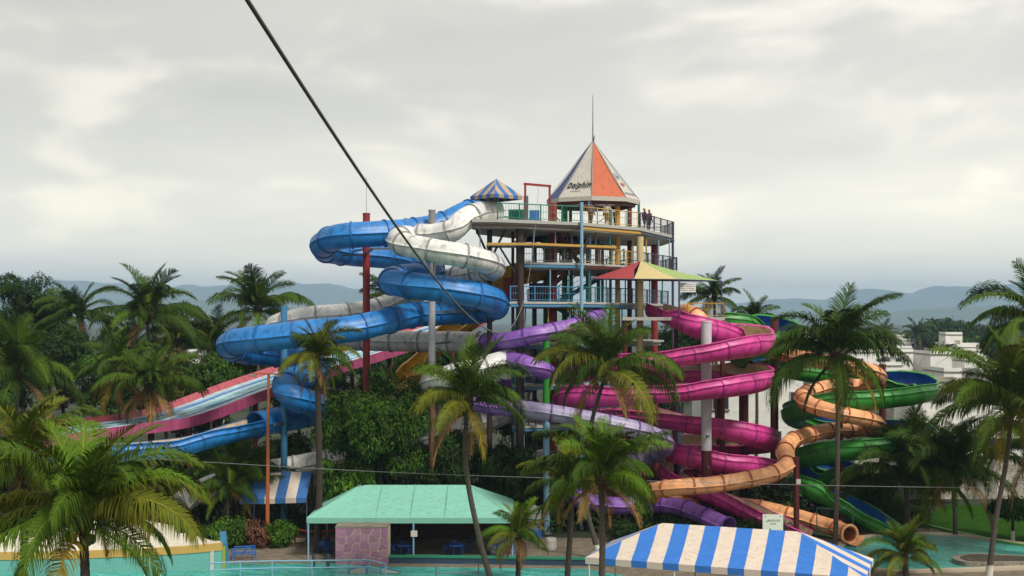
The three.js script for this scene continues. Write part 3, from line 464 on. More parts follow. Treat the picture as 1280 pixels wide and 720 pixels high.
post('grey and lilac post with a rusty foot inside the white coils', 540, 87, 0.25, 264, [[0, paint(0.16, 0.07, 0.04)], [0.48, M.pLilac], [0.72, M.pGrey]], [[328, 2.4, -3], [330, 3.2, 1], [367, -2.5, -2], [376, 4.4, 0.5], [390, 4, 3], [309, -1.2, -3], [430, 1, 5]]);
post('thick light blue post between the purple tube loops', 649, 88.6, 0.40, 401, [[0, M.pSky]], [[430, 0.3, 3], [456, 0.4, -1.6], [490, 0.2, 3]]);
post('slim post painted green above and sky blue below, beside the tower', 683, 87.2, 0.25, 423, [[0, M.pSky], [0.62, M.pGreen]], [[522, 0.1, -1.4]]);
post('sky blue post by the low end of the long blue tube', 355, 87.5, 0.24, 384, [[0, M.pSkyDeep]], [[430, 0.1, -2.8], [452, 0.4, 3.5], [529, -0.3, -2]]);
post('post white above and maroon below inside the magenta spiral', 883, 88.4, 0.38, 403, [[0, M.pMaroon], [0.385, M.pLilac], [0.4, M.pLilac]], [[450, 0.2, -2], [494, 0.2, -2], [545, 0, -1], [583, 0, -1]]);
post('tall maroon post behind the right side of the magenta spiral', 968, 93.8, 0.31, 400, [[0, M.pMaroon]], [[448, 2, 1], [470, 1.2, -1]]);
post('short maroon post top behind the start platform', 931, 97, 0.3, 400, [[0, M.pMaroon]], [[412, 1.5, 1]]);
post('maroon post beside the tall coconut palm and orange bends', 1049.5, 90.5, 0.25, 440, [[0, M.pRed]], [[520, 0, -3], [455, 0, 0.6], [541, -0.6, 0]]);
post('maroon post inside the wide green loop', 1103, 93.5, 0.26, 457, [[0, M.pMaroon]], [[502, 0.3, -4], [480, 0, 2.4], [545, 0, -3]]);
post('short maroon post carrying the lowest orange bend', 995.5, 84.2, 0.2, 573, [[0, M.pMaroon]], [[582, -0.5, 0]], (t, top) => mesh('plate', box(0.3, 0.35, 0.03, 0.1, top - 1.6, 0.22), M.pWhite, t));
post('maroon post standing under the upper magenta loop by the white house', 900, 98, 0.28, 470, [[0, M.pMaroon]]);
post('maroon post next to another under the upper magenta loop', 928, 97.5, 0.28, 470, [[0, M.pMaroon]]);
post('dark red post at the left turn of the magenta spiral', 806, 93.5, 0.24, 505, [[0, M.pRed]]);
post('royal blue post behind the magenta turns by the white house', 846, 97, 0.34, 480, [[0, M.pSkyDeep]]);
post('maroon post under the middle magenta turn', 870, 92.3, 0.2, 560, [[0, M.pMaroon]]);
// ---------------------------------------------------------------- people on the top deck
function field(bones, res, lo, hi, blend, grow, clip) {
  const mc = new MarchingCubes(res, std(1, 1, 1), false, false, 60000), S = V().subVectors(hi, lo), q = V(); mc.isolation = 0;
  const sm = (a, b, k) => { const h = Math.max(k - Math.abs(a - b), 0) / k; return Math.min(a, b) - h * h * k * 0.25; };
  for (let z = 0; z < res; z++) for (let y = 0; y < res; y++) for (let x = 0; x < res; x++) {
    q.set(lo.x + x / res * S.x, lo.y + y / res * S.y, lo.z + z / res * S.z); let d = 9;
    for (const [a, b, ra, rb] of bones) { const ux = b.x - a.x, uy = b.y - a.y, uz = b.z - a.z, wx = q.x - a.x, wy = q.y - a.y, wz = q.z - a.z, h = Math.max(0, Math.min(1, (wx * ux + wy * uy + wz * uz) / Math.max(1e-6, ux * ux + uy * uy + uz * uz))); d = sm(d, Math.hypot(wx - ux * h, wy - uy * h, wz - uz * h) - mix(ra, rb, h) - grow, blend); }
    if (clip) d = Math.max(d, clip(q)); mc.field[x + y * res + z * res * res] = -d;
  }
  mc.update(); const n = mc.count, pos = new Float32Array(mc.positionArray.slice(0, n * 3)), nor = new Float32Array(mc.normalArray.slice(0, n * 3));
  for (let i = 0; i < n; i++) for (let k = 0; k < 3; k++) { const c = 'xyz'[k]; pos[i * 3 + k] = lo[c] + (pos[i * 3 + k] + 1) / 2 * S[c]; }
  const g = new THREE.BufferGeometry(); g.setAttribute('position', new THREE.BufferAttribute(pos, 3)); g.computeVertexNormals(); return g;
}
function person(label, px, d, turn, o) {
  const t = thing('person', label, 'person', V(Xat(px, d), 22.75, -d), 'people on the top deck'); t.rotation.y = turn;
  const h = (o.h ?? 1.72) / 1.72, v = (x, y, z) => V(x * h, y * h, z * h), st = o.stride ?? 0.05, eL = o.armL ?? [-0.27, 1.13, 0.0], hL = o.handL ?? [-0.27, 0.88, 0.1], eR = o.armR ?? [0.27, 1.13, 0.0], hR = o.handR ?? [0.27, 0.88, 0.1];
  const legs = [], torso = [[v(0, 0.98, 0), v(0, 1.18, 0), 0.15, 0.135], [v(0, 1.18, 0), v(0, 1.36, -0.01), 0.135, 0.14], [v(-0.15, 1.40, 0), v(0.15, 1.40, 0), 0.075, 0.075], [v(-0.07, 0.94, 0), v(0.07, 0.94, 0), 0.13, 0.13]];
  for (const s of [-1, 1]) { const kz = s * st; legs.push([v(s * 0.09, 0.92, 0), v(s * 0.1, 0.5, kz + 0.03), 0.095, 0.062], [v(s * 0.1, 0.5, kz + 0.03), v(s * 0.1, 0.1, kz - 0.02), 0.06, 0.04], [v(s * 0.1, 0.045, kz - 0.04), v(s * 0.115, 0.035, kz + 0.16), 0.045, 0.035]); }
  const arms = [[v(-0.19, 1.40, 0), v(...eL), 0.055, 0.042], [v(...eL), v(...hL), 0.04, 0.03], [v(0.19, 1.40, 0), v(...eR), 0.055, 0.042], [v(...eR), v(...hR), 0.04, 0.03]];
  const hands = [[eL, hL, -1], [eR, hR, 1]].flatMap(([e, hh, s]) => { const a = v(...hh), dir = a.clone().sub(v(...e)).normalize(), out = []; out.push([a, a.clone().addScaledVector(dir, 0.07), 0.032, 0.036]); for (let k = 0; k < 4; k++) { const b = a.clone().addScaledVector(dir, 0.09).add(V(0, 0, (k - 1.5) * 0.022)); out.push([b, b.clone().addScaledVector(dir, [0.05, 0.065, 0.06, 0.045][k]).add(V(-s * 0.015, 0, 0)), 0.011, 0.009]); } const b = a.clone().addScaledVector(dir, 0.03).add(V(-s * 0.02, 0, 0.03)); out.push([b, b.clone().addScaledVector(dir, 0.05).add(V(-s * 0.01, 0, 0.02)), 0.013, 0.01]); return out; });
  const head = [[v(0, 1.44, 0), v(0, 1.54, 0.01), 0.055, 0.052], [v(0, 1.60, 0.01), v(0, 1.66, -0.005), 0.078, 0.09], [v(0, 1.575, 0.04), v(0, 1.58, 0.05), 0.05, 0.045], [v(0, 1.61, 0.09), v(0, 1.595, 0.105), 0.018, 0.02], [v(-0.088, 1.62, 0), v(-0.092, 1.63, 0), 0.02, 0.018], [v(0.088, 1.62, 0), v(0.092, 1.63, 0), 0.02, 0.018]];
  const lo = v(-0.55, -0.05, -0.4), hi = v(0.55, 1.85, 0.55);
  const body = mesh('body', field([...legs, ...torso, ...arms, ...hands, ...head], 72, lo, hi, 0.05, 0), std(...o.skin, { roughness: 0.6 }), t);
  mesh('shirt', field([...torso, arms[0], arms[2]], 60, lo, hi, 0.05, 0.022, q => Math.max(q.y - 1.45 * h, (o.hem ?? 0.92) * h - q.y)), std(...o.shirt, { roughness: 0.9 }), t);
  mesh('trousers', field([torso[0], torso[3], ...legs.slice(0, 2), ...legs.slice(3, 5)], 60, lo, hi, 0.05, 0.026, q => Math.max(q.y - 1.0 * h, (o.leg ?? 0.5) * h - q.y)), std(...o.trousers, { roughness: 0.9 }), t);
  mesh(o.helmet ? 'helmet' : 'hair', field([[v(0, 1.665, -0.02), v(0, 1.68, -0.015), 0.095, 0.09]], 40, v(-0.2, 1.4, -0.2), v(0.2, 1.9, 0.2), 0.03, o.helmet ? 0.028 : 0.012, q => Math.max(1.62 * h - q.y, 0)), std(...(o.helmet ?? [0.012, 0.009, 0.007]), { roughness: o.helmet ? 0.35 : 0.8 }), t);
  if (o.vest) mesh('life_vest', field([torso[0], torso[1]], 60, lo, hi, 0.05, 0.06, q => Math.max(q.y - 1.42 * h, 1.02 * h - q.y)), std(...o.vest, { roughness: 0.8 }), t);
}
const brown = [0.18, 0.085, 0.05];
person('person in dark clothes leaning by the light blue tower post', 738.5, 91.5, 2.6, { skin: brown, shirt: [0.10, 0.10, 0.12], trousers: [0.03, 0.03, 0.035], leg: 0.12, stride: 0.08 });
person('person in pale grey shirt and olive shorts under the tower roof', 758.5, 92.5, 2.9, { h: 1.76, skin: brown, shirt: [0.40, 0.41, 0.36], trousers: [0.20, 0.17, 0.06], leg: 0.42, armL: [-0.36, 1.16, 0.02], handL: [-0.38, 0.92, 0.12] });
person('person in orange life vest half hidden by the yellow post', 770, 96.5, 3.4, { skin: brown, shirt: [0.35, 0.09, 0.03], trousers: [0.05, 0.03, 0.02], vest: [0.6, 0.16, 0.03] });
person('person with tan helmet and maroon vest, closer to the teal post', 805.5, 96.6, 1.9, { h: 1.7, skin: brown, shirt: [0.10, 0.02, 0.03], trousers: [0.05, 0.02, 0.025], vest: [0.13, 0.02, 0.035], helmet: [0.45, 0.26, 0.10] });
person('person with orange helmet and maroon vest at the deck corner', 811.5, 97.6, 2.2, { h: 1.68, skin: brown, shirt: [0.09, 0.02, 0.03], trousers: [0.04, 0.02, 0.03], vest: [0.11, 0.018, 0.03], helmet: [0.55, 0.18, 0.06] });

// ---------------------------------------------------------------- cloth canopies
function hipTent(t, R0, R1, ang, y0, y1, c, L, Wd, ridge, stripes, mats, valH) {
  // rectangular hip roof centred at c: length L, width Wd, ridge length; stripes across the long sides, each its own panel
  const ca = Math.cos(ang), sa = Math.sin(ang), W3 = (x, y, z) => V(c.x + x * ca + z * sa, y, c.z - x * sa + z * ca), h = L / 2, w = Wd / 2, r = ridge / 2;
  const topAt = x => Math.abs(x) <= r ? [y1, 0] : [mix(y1, y0, (Math.abs(x) - r) / (h - r)), w * (Math.abs(x) - r) / (h - r)];   // roof height and z offset where a stripe ends on ridge or hip
  for (const s of [1, -1]) for (let k = 0; k < stripes; k++) {
    const q = [], uv = [], n = 4; let x0 = -h + L * k / stripes, x1 = -h + L * (k + 1) / stripes;
    for (let i = 0; i < n; i++) { const a = mix(x0, x1, i / n), b = mix(x0, x1, (i + 1) / n), [ya, za] = topAt(a), [yb, zb] = topAt(b);
      for (let j = 0; j < 4; j++) { const f = (x, y, z, t2) => { const sag = -0.10 * Math.sin(Math.PI * t2) * Math.max(0.1, 1 - z / w); return W3(x, mix(y0, y, t2) + sag, s * mix(w, z, t2)); }; q.push([f(a, ya, za, j / 4), f(b, yb, zb, j / 4), f(b, yb, zb, (j + 1) / 4), f(a, ya, za, (j + 1) / 4)]); uv.push([[a / 3, j / 4], [b / 3, j / 4], [b / 3, (j + 1) / 4], [a / 3, (j + 1) / 4]]); } }
    const p = wpart('canopy_panel', quadGeo(q, uv), mats[k % mats.length], t);
    const vz = s * (w + 0.004); wpart('valance', quadGeo([[W3(x0, y0, vz), W3(x1, y0, vz), W3(x1, y0 - valH, s * (w - 0.03)), W3(x0, y0 - valH, s * (w - 0.03))]]), mats[k % mats.length], p);
  }
  const ns = Math.max(1, Math.round(stripes * Wd / L));
  for (const s of [1, -1]) for (let k = 0; k < ns; k++) {
    const z0 = -w + Wd * k / ns, z1 = -w + Wd * (k + 1) / ns, T = z => { const m = 1 - Math.abs(z) / w; return W3(s * mix(h, r, m), mix(y0, y1, m), z); }, q = [], n = 4;
    for (let i = 0; i < n; i++) { const a = mix(z0, z1, i / n), b = mix(z0, z1, (i + 1) / n); q.push([W3(s * h, y0, a), W3(s * h, y0, b), T(b), T(a)]); }
    const p = wpart('canopy_panel', quadGeo(q), mats[k % mats.length], t);
    wpart('valance', quadGeo([[W3(s * (h + 0.004), y0, z0), W3(s * (h + 0.004), y0, z1), W3(s * (h - 0.03), y0 - valH, z1), W3(s * (h - 0.03), y0 - valH, z0)]]), mats[k % mats.length], p);
  }
  return W3;
}
{ // square umbrella over the slide entrance
  const c = V(Xat(620.5, 88.5), 22.75, -88.5), t = thing('sun_umbrella', 'blue and tan striped umbrella over the white slide entrance', 'umbrella', c);
  hipTent(t, 0, 0, 0.72, 24.62, 25.92, c, 2.75, 2.75, 0.02, 6, [M.cSky, M.cTan], 0.26); wpart('pole', bar(c.clone(), V(c.x, 25.85, c.z), 0.06), M.pTealGreen, t);
}
{
  const c = V(11.7, 0, -64.75), t = thing('striped_canopy', 'large blue and cream striped party canopy at the pool edge', 'canopy', c);
  const W3 = hipTent(t, 0, 0, -0.37, 2.66, 4.32, c, 14.6, 5.2, 7.4, 17, [M.cCream, M.cBlue], 0.36);
  for (const x of [-7.1, -2.4, 2.4, 7.1]) for (const z of [-2.5, 2.5]) wpart('post', bar(W3(x, 0, z), W3(x, 2.62, z), 0.05), M.pWhite, t);
  for (const z of [-2.5, 2.5]) wpart('eave_bar', bar(W3(-7.1, 2.52, z), W3(7.1, 2.52, z), 0.04), M.pWhite, t);
  wpart('ridge_bar', bar(W3(-3.6, 4.24, 0), W3(3.6, 4.24, 0), 0.05), M.pWhite, t);
}
{
  const c = V(Xat(519, 81.5), 0, -81.5), t = thing('green_canopy', 'long sea green canopy on thin blue posts with chairs under it', 'canopy', c);
  const W3 = hipTent(t, 0, 0, 0.0, 2.72, 4.3, c, 13.4, 8.0, 7.4, 6, [M.cGreen], 0.36);
  for (const x of [-6.6, 0.2, 6.6]) for (const z of [-3.9, 3.9]) wpart('post', bar(W3(x, 0, z), W3(x, 2.7, z), 0.06), M.pSky, t);
  for (const z of [-3.9, 3.9]) wpart('eave_bar', bar(W3(-6.6, 2.5, z), W3(6.6, 2.5, z), 0.04), M.pSky, t);
  wpart('ridge_bar', bar(W3(-3.7, 4.2, 0), W3(3.7, 4.2, 0), 0.05), M.pSky, t);
  for (const x of [-3.7, -2.23, 0, 2.23, 3.7]) for (const s of [1, -1]) wpart('seam', bar(W3(x * 1.0, 4.3, 0.02 * s), W3(x < -3.6 ? -6.7 : x > 3.6 ? 6.7 : x, 2.72, s * 4.0), 0.022, 0.022, 5), M.cGreen, t);
  wpart('notice_plate', box(0.42, 0.4, 0.03, c.x + 0.25, 1.7, c.z + 4.0), M.pWhite, t);
  // timber kiosk in the shade behind
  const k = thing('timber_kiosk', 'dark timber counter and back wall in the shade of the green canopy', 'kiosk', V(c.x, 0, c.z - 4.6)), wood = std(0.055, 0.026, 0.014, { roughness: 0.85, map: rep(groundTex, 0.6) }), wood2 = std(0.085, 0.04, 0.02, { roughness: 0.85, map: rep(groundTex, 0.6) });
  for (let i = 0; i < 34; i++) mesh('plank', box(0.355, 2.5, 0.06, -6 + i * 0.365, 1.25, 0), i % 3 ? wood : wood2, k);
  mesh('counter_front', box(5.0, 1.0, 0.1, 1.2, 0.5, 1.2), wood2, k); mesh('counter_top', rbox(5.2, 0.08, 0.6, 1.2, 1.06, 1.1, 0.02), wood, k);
  for (let i = 0; i < 5; i++) mesh('shelf', box(0.9, 0.05, 0.3, -0.8 + i * 1.1, 1.6 + (i % 2) * 0.3, 0.2), wood2, k);
}
{ // small striped awning further back
  const a = P(326, 591, 86), b = P(390, 589, 86), t = thing('striped_awning', 'small blue and cream striped awning behind the orange lamp pole', 'awning', V((a.x + b.x) / 2, 0, -86)), n = 5;
  for (let i = 0; i < n; i++) { const A = a.clone().lerp(b, i / n), B = a.clone().lerp(b, (i + 1) / n), o = V(-0.75, -1.55, 2.3), m = [M.cSky, M.cCream][i % 2], C = B.clone().add(V(-0.0, -1.55, 2.3)), E = A.clone().add(V(i ? 0 : -1.0, -1.55, 2.3)); const p = wpart('awning_panel', quadGeo([[E, C, B, A]]), m, t); wpart('valance', quadGeo([[E, C, C.clone().add(V(0, -0.36, -0.03)), E.clone().add(V(0, -0.36, -0.03))]]), m, p); }
  wpart('awning_bar', bar(a, b, 0.04), M.steel, t); for (const q of [a, b]) { wpart('post', bar(V(q.x, 0, q.z), q, 0.06), M.pSlate, t); const f = q.clone().add(V(0, -1.6, 2.25)); wpart('post', bar(V(f.x, 0, f.z), f, 0.05), M.pSlate, t); }
}
// ---------------------------------------------------------------- pool side things
{ // stone clad block
  const g0 = G(452, 706), t = thing('stone_block', 'pink and lilac crazy paved block beside the front pool', 'block', V(g0.x, 0, g0.z)), w = 3.3, h = 2.45, d = 1.7, R = rng(5);
  mesh('core', box(w, h - 0.06, d, 0, (h - 0.06) / 2, -d / 2), std(0.62, 0.47, 0.40, { map: grime }), t); mesh('top_slab', rbox(w + 0.06, 0.14, d + 0.06, 0, h - 0.07, -d / 2, 0.03), M.concrete, t);
  const mats = [[0.40, 0.19, 0.31], [0.36, 0.17, 0.30], [0.43, 0.23, 0.33], [0.34, 0.17, 0.28]].map(c => std(...c, { map: grime, roughness: 0.8 }));
  // irregular stones: jittered cells cut by their bisectors
  const pts = []; for (let i = 0; i < 6; i++) for (let j = 0; j < 5; j++) pts.push([-w / 2 + (i + 0.15 + R() * 0.7) * w / 6, (j + 0.15 + R() * 0.7) * (h - 0.14) / 5]);
  pts.forEach(([px, py], k) => {
    let pg = [[-w / 2, 0], [w / 2, 0], [w / 2, h - 0.14], [-w / 2, h - 0.14]];
    pts.forEach(([qx, qy], m) => { if (m === k) return; const nx = qx - px, ny = qy - py, Ln = Math.hypot(nx, ny), cut = Ln / 2 - 0.04, out = []; const dist = ([x, y]) => ((x - px) * nx + (y - py) * ny) / Ln - cut;
      for (let i = 0; i < pg.length; i++) { const A = pg[i], B = pg[(i + 1) % pg.length], a = dist(A), b = dist(B); if (a <= 0) out.push(A); if ((a < 0) !== (b < 0)) { const s = a / (a - b); out.push([mix(A[0], B[0], s), mix(A[1], B[1], s)]); } } pg = out; });
    if (pg.length > 2) mesh('stone', new THREE.ExtrudeGeometry(new THREE.Shape(pg.map(([x, y]) => new THREE.Vector2(x, y))), { depth: 0.03 + R() * 0.02, bevelEnabled: false }), mats[k % 4], t);
  });
}
{ // plastic chairs under the green canopy
  const blue = std(0.012, 0.05, 0.22, { roughness: 0.4 });
  const chair = new THREE.Group(); const add = (n, g) => mesh(n, g, blue, chair);
  add('seat', rbox(0.44, 0.04, 0.42, 0, 0.43, 0, 0.015)); for (const x of [-0.2, 0.2]) for (const z of [-0.19, 0.19]) add('leg', bar(V(x * 1.15, 0, z * 1.15), V(x, z < 0 ? 0.43 : 0.64, z), 0.022, 0.022, 6));
  add('backrest', rbox(0.42, 0.34, 0.03, 0, 0.70, -0.21, 0.012)); for (const x of [-0.2, 0.2]) { add('back_post', bar(V(x, 0.43, -0.2), V(x, 0.62, -0.21), 0.02, 0.02, 6)); add('armrest', rbox(0.05, 0.03, 0.44, x * 1.06, 0.65, -0.01, 0.01)); }
  const R = rng(8), spots = [[492, 695], [500, 692], [511, 694], [560, 694], [566, 690], [577, 694], [584, 691], [608, 693], [625, 694], [630, 690], [402, 692], [412, 695], [408, 688], [640, 692]];
  spots.forEach(([px, py], i) => { const c = chair.clone(), g = G(px, py); c.name = numbered('plastic_chair'); c.position.set(g.x, 0, g.z); c.rotation.y = R() * 6.28; c.userData = { label: 'dark blue plastic armchair in the shade of the green canopy', category: 'chair', group: 'blue chairs under the green canopy' }; scene.add(shade(c)); });
  const tab = new THREE.Group(); mesh('tabletop', new THREE.CylinderGeometry(0.5, 0.5, 0.04, 24).translate(0, 0.72, 0), blue, tab); for (let k = 0; k < 4; k++) { const a = k * 1.5708 + 0.4; mesh('leg', bar(V(Math.cos(a) * 0.42, 0, Math.sin(a) * 0.42), V(Math.cos(a) * 0.34, 0.7, Math.sin(a) * 0.34), 0.025, 0.025, 6), blue, tab); }
  [[504, 696], [570, 696], [618, 696], [406, 692]].forEach(([px, py], i) => { const c = tab.clone(), g = G(px, py); c.name = numbered('plastic_table'); c.position.set(g.x, 0, g.z - 0.2); c.userData = { label: 'dark blue round plastic table among the blue chairs', category: 'table', group: 'blue tables under the green canopy' }; scene.add(shade(c)); });
}
{ // red rimmed bench ring, oval seat at the canopy's left
  const g = G(398, 680), t = thing('boat_bench', 'long red painted bench rail left of the green canopy', 'bench', V(g.x, 0, g.z)), pts = []; for (let i = 0; i <= 12; i++) { const u = i / 12 * 2 - 1; pts.push(V(u * 1.9, 0.95 + 0.16 * u * u, 0.6 * (1 - u * u))); }
  mesh('rail', new THREE.TubeGeometry(new THREE.CatmullRomCurve3(pts), 30, 0.07, 7), M.pRed, t); for (const i of [1, 4, 8, 11]) mesh('leg', bar(V(pts[i].x, 0, pts[i].z), pts[i], 0.05), M.pRed, t); mesh('seat', rbox(3.4, 0.06, 0.5, 0, 0.5, 0, 0.02), M.pMaroon, t);
}
function barrel(name, label, px, py, r, h, mat, bands) {
  const g = G(px, py), t = thing(name, label, 'barrel', V(g.x, 0, g.z)); const pr = []; for (let i = 0; i <= 10; i++) pr.push(new THREE.Vector2(r * (0.92 + 0.08 * Math.sin(Math.PI * i / 10)), h * i / 10)); mesh('body', new THREE.LatheGeometry([new THREE.Vector2(0, 0), ...pr, new THREE.Vector2(0, h - 0.03)], 20), mat, t);
  for (const [y, m] of bands) mesh('band', new THREE.TorusGeometry(r * 1.0, 0.025, 6, 20).rotateX(Math.PI / 2).translate(0, y * h, 0), m, t);
}
barrel('waste_bin', 'white plastic bin on the paving right of the green canopy', 689, 688, 0.36, 0.85, M.pWhite, [[0.3, M.pWhite], [0.75, M.pWhite]]);
{ const g = G(668, 671), t = thing('water_tank', 'white and green banded tank on a blue stand beside the canopy', 'tank', V(g.x, 0, g.z)); mesh('stand', new THREE.CylinderGeometry(0.5, 0.55, 1.0, 16).translate(0, 0.5, 0), M.pBlue, t); mesh('body', new THREE.LatheGeometry([[0, 1.0], [0.45, 1.0], [0.5, 1.1], [0.5, 2.0], [0.45, 2.12], [0.12, 2.2], [0.12, 2.28], [0, 2.28]].map(a => new THREE.Vector2(...a)), 20), M.pWhite, t); for (const y of [1.3, 1.75]) mesh('band', new THREE.TorusGeometry(0.5, 0.04, 6, 22).rotateX(Math.PI / 2).translate(0, y, 0), M.pTealGreen, t); }
{ // orange lamp pole
  const g = G(334, 683), t = thing('lamp_pole', 'tall orange lamp pole with a crossarm beside the shrubs', 'lamp pole', V(g.x, 0, g.z)), top = P(337, 467, -g.z).y; mesh('pole', bar(V(0, 0, 0), V(0.1, top, 0), 0.15, 0.09, 10), M.pOrange, t); mesh('crossarm', sbar(V(-1.1, top, 0), V(0.9, top - 0.02, 0.2), 0.1, 0.1), M.pOrange, t); mesh('lamp_head', rbox(0.5, 0.14, 0.3, -1.0, top - 0.12, 0.02, 0.04), M.pGrey, t); mesh('lamp_head', rbox(0.5, 0.14, 0.3, 0.8, top - 0.14, 0.2, 0.04), M.pGrey, t); mesh('base_plate', new THREE.CylinderGeometry(0.35, 0.4, 0.12, 14).translate(0, 0.06, 0), M.concrete, t);
}
{ // blue metal frame chair
  const g = G(305, 699), t = thing('frame_lounger', 'blue tubular metal lounger frame on the paving', 'lounger', V(g.x, 0, g.z)), b = M.pBlue; const seg = (a, c, n = 'frame_tube') => mesh(n, bar(V(...a), V(...c), 0.04, 0.04, 7), b, t);
  for (const z of [-0.35, 0.35]) { seg([-0.7, 0.4, z], [0.7, 0.4, z]); seg([-0.7, 0, z], [-0.7, 0.75, z], 'leg'); seg([0.7, 0, z], [0.6, 0.85, z], 'leg'); seg([-0.7, 0.72, z], [0.62, 0.8, z]); seg([-0.1, 0.4, z], [0.2, 0.75, z]); } for (const x of [-0.7, -0.35, 0, 0.35, 0.7]) seg([x, 0.4, -0.35], [x, 0.4, 0.35], 'slat');
  const q = G(283, 703), s = thing('chute_side', 'blue upright board leaning at the end of the white terrace', 'board', V(q.x, 0, q.z)); const bd = rbox(0.42, 2.0, 0.08, 0, 1.0, 0, 0.03); bd.rotateZ(0.12); mesh('board', bd, M.pSkyDeep, s);
}
{ // blue handrail round the front pool
  const t = thing('pool_handrail', 'sky blue tubular handrail along the front pool', 'handrail'), y = 0.95; const P2 = [[262, 724], [300, 722], [340, 721], [390, 720.5], [462, 719.5], [482, 725]].map(([a, b]) => { const q = G(a, b); return V(q.x, 0, q.z); });
  for (let i = 0; i < P2.length - 1; i++) for (const h of [y, y * 0.55]) mesh('rail', bar(P2[i].clone().setY(h), P2[i + 1].clone().setY(h), 0.045, 0.045, 8), M.pSky, t); for (const p of P2) mesh('post', bar(p, p.clone().setY(y), 0.045, 0.045, 8), M.pSky, t);
  const u = thing('ladder_rail', 'grey steel ladder rail at the front pool below the canopy', 'handrail'), A = G(545, 727), B = G(598, 727), up = (p, h) => V(p.x, h, p.z); for (const [a, b] of [[up(A, 0), up(A, 0.95)], [up(A, 0.95), up(B, 1.05)], [up(B, 0), up(B, 1.05)], [up(A, 0.5), up(B, 0.55)]]) mesh('rail', bar(a, b, 0.035, 0.035, 8), M.steel, u);
  for (const [x0, x1, y0, y1, lb] of [[436, 458, 712, 706, 'white panel with blue frame rising beside the stone block'], [476, 500, 708, 714, 'white panel with blue frame sloping down at the handrail end']]) { const w = thing('ramp_panel', lb, 'ramp'); const a = P(x0, y0, 73), b = P(x1, y1, 73); mesh('panel', quadGeo([[V(a.x, 0.1, a.z), V(b.x, 0.1, b.z), b, a]]), M.cWhite, w); mesh('frame_bar', bar(a, b, 0.05, 0.05, 7), M.pSkyDeep, w); mesh('frame_bar', bar(V(a.x, 0.0, a.z), a, 0.05, 0.05, 7), M.pSkyDeep, w); mesh('frame_bar', bar(V(b.x, 0.0, b.z), b, 0.05, 0.05, 7), M.pSkyDeep, w); }
  for (const px of [392, 410]) { const g = G(px, 712), k = thing('pool_post', 'short black post standing at the blue handrail', 'post', null, 'black posts at the handrail'); mesh('post', bar(V(g.x, 0, g.z), V(g.x, 0.95, g.z), 0.11), M.pSlate, k); }
}
{ // white terrace with yellow rim, lower left
  const t = thing('white_terrace', 'white sloping splash terrace with a yellow rim at the left pool', 'terrace'), F = [[-90, 697], [0, 695], [60, 694], [120, 692.5], [180, 690], [235, 687], [278, 683]].map(([a, b]) => P(a, b, 73 + (a - 0) * 0.004)), B = [[-90, 640], [0, 641], [60, 642], [120, 644], [180, 650], [235, 660], [280, 672]].map(([a, b]) => P(a, b, 84));
  const q = [], r = [], w = []; for (let i = 0; i < F.length - 1; i++) { q.push([F[i], F[i + 1], B[i + 1], B[i]]); r.push(sbar(F[i], F[i + 1], 0.3, 0.44)); w.push([V(F[i].x, 0, F[i].z + 0.1), V(F[i + 1].x, 0, F[i + 1].z + 0.1), F[i + 1].clone().add(V(0, -0.2, 0.1)), F[i].clone().add(V(0, -0.2, 0.1))]); }
  mesh('slope', quadGeo(q), std(0.80, 0.74, 0.62, { map: grime, side: THREE.DoubleSide, roughness: 0.8 }), t); mesh('rim', merge(r), paint(0.62, 0.38, 0.10), t); mesh('face', quadGeo(w), paint(0.16, 0.46, 0.42, { side: THREE.DoubleSide }), t);
  const e = F[F.length - 1]; mesh('end_post', sbar(V(e.x + 0.1, 0, e.z), V(e.x + 0.1, e.y, e.z), 0.16), paint(0.32, 0.42, 0.04), t); mesh('end_post', sbar(V(e.x - 0.6, 0, e.z + 0.1), V(e.x - 0.6, e.y - 0.2, e.z + 0.1), 0.2), M.pWhite, t);
}
{ // signboard behind the striped canopy
  const d = 70, p = P(966, 653, d), t = thing('sign_board', 'small white lettered signboard behind the striped canopy', 'sign', V(p.x, 0, -d));
  const cv = document.createElement('canvas'); cv.width = 256; cv.height = 200; const x = cv.getContext('2d'); x.fillStyle = '#cfd8c8'; x.fillRect(0, 0, 256, 200); x.fillStyle = '#2b4a48'; x.font = 'bold 40px sans-serif'; x.textAlign = 'center'; x.fillText('MEDUSA', 140, 90); x.font = 'bold 28px sans-serif'; x.fillText('LA', 50, 96); x.fillText('SHOW', 128, 128); for (const k of [30, 226]) { x.beginPath(); x.arc(k, 24, 8, 0, 7); x.fill(); } x.beginPath(); x.moveTo(80, 200); x.lineTo(92, 168); x.lineTo(104, 200); x.fill();
  const tx = new THREE.CanvasTexture(cv); tx.colorSpace = THREE.SRGBColorSpace; mesh('board', box(1.2, 0.95, 0.05, 0, p.y, 0), M.pWhite, t); mesh('sign_print', new THREE.PlaneGeometry(1.16, 0.9).translate(0, p.y, 0.03), new THREE.MeshStandardMaterial({ map: tx, roughness: 0.6 }), t); for (const s of [-0.5, 0.5]) mesh('leg', bar(V(s, 0, -0.04), V(s, p.y + 0.45, -0.04), 0.04), M.pSlate, t);
}
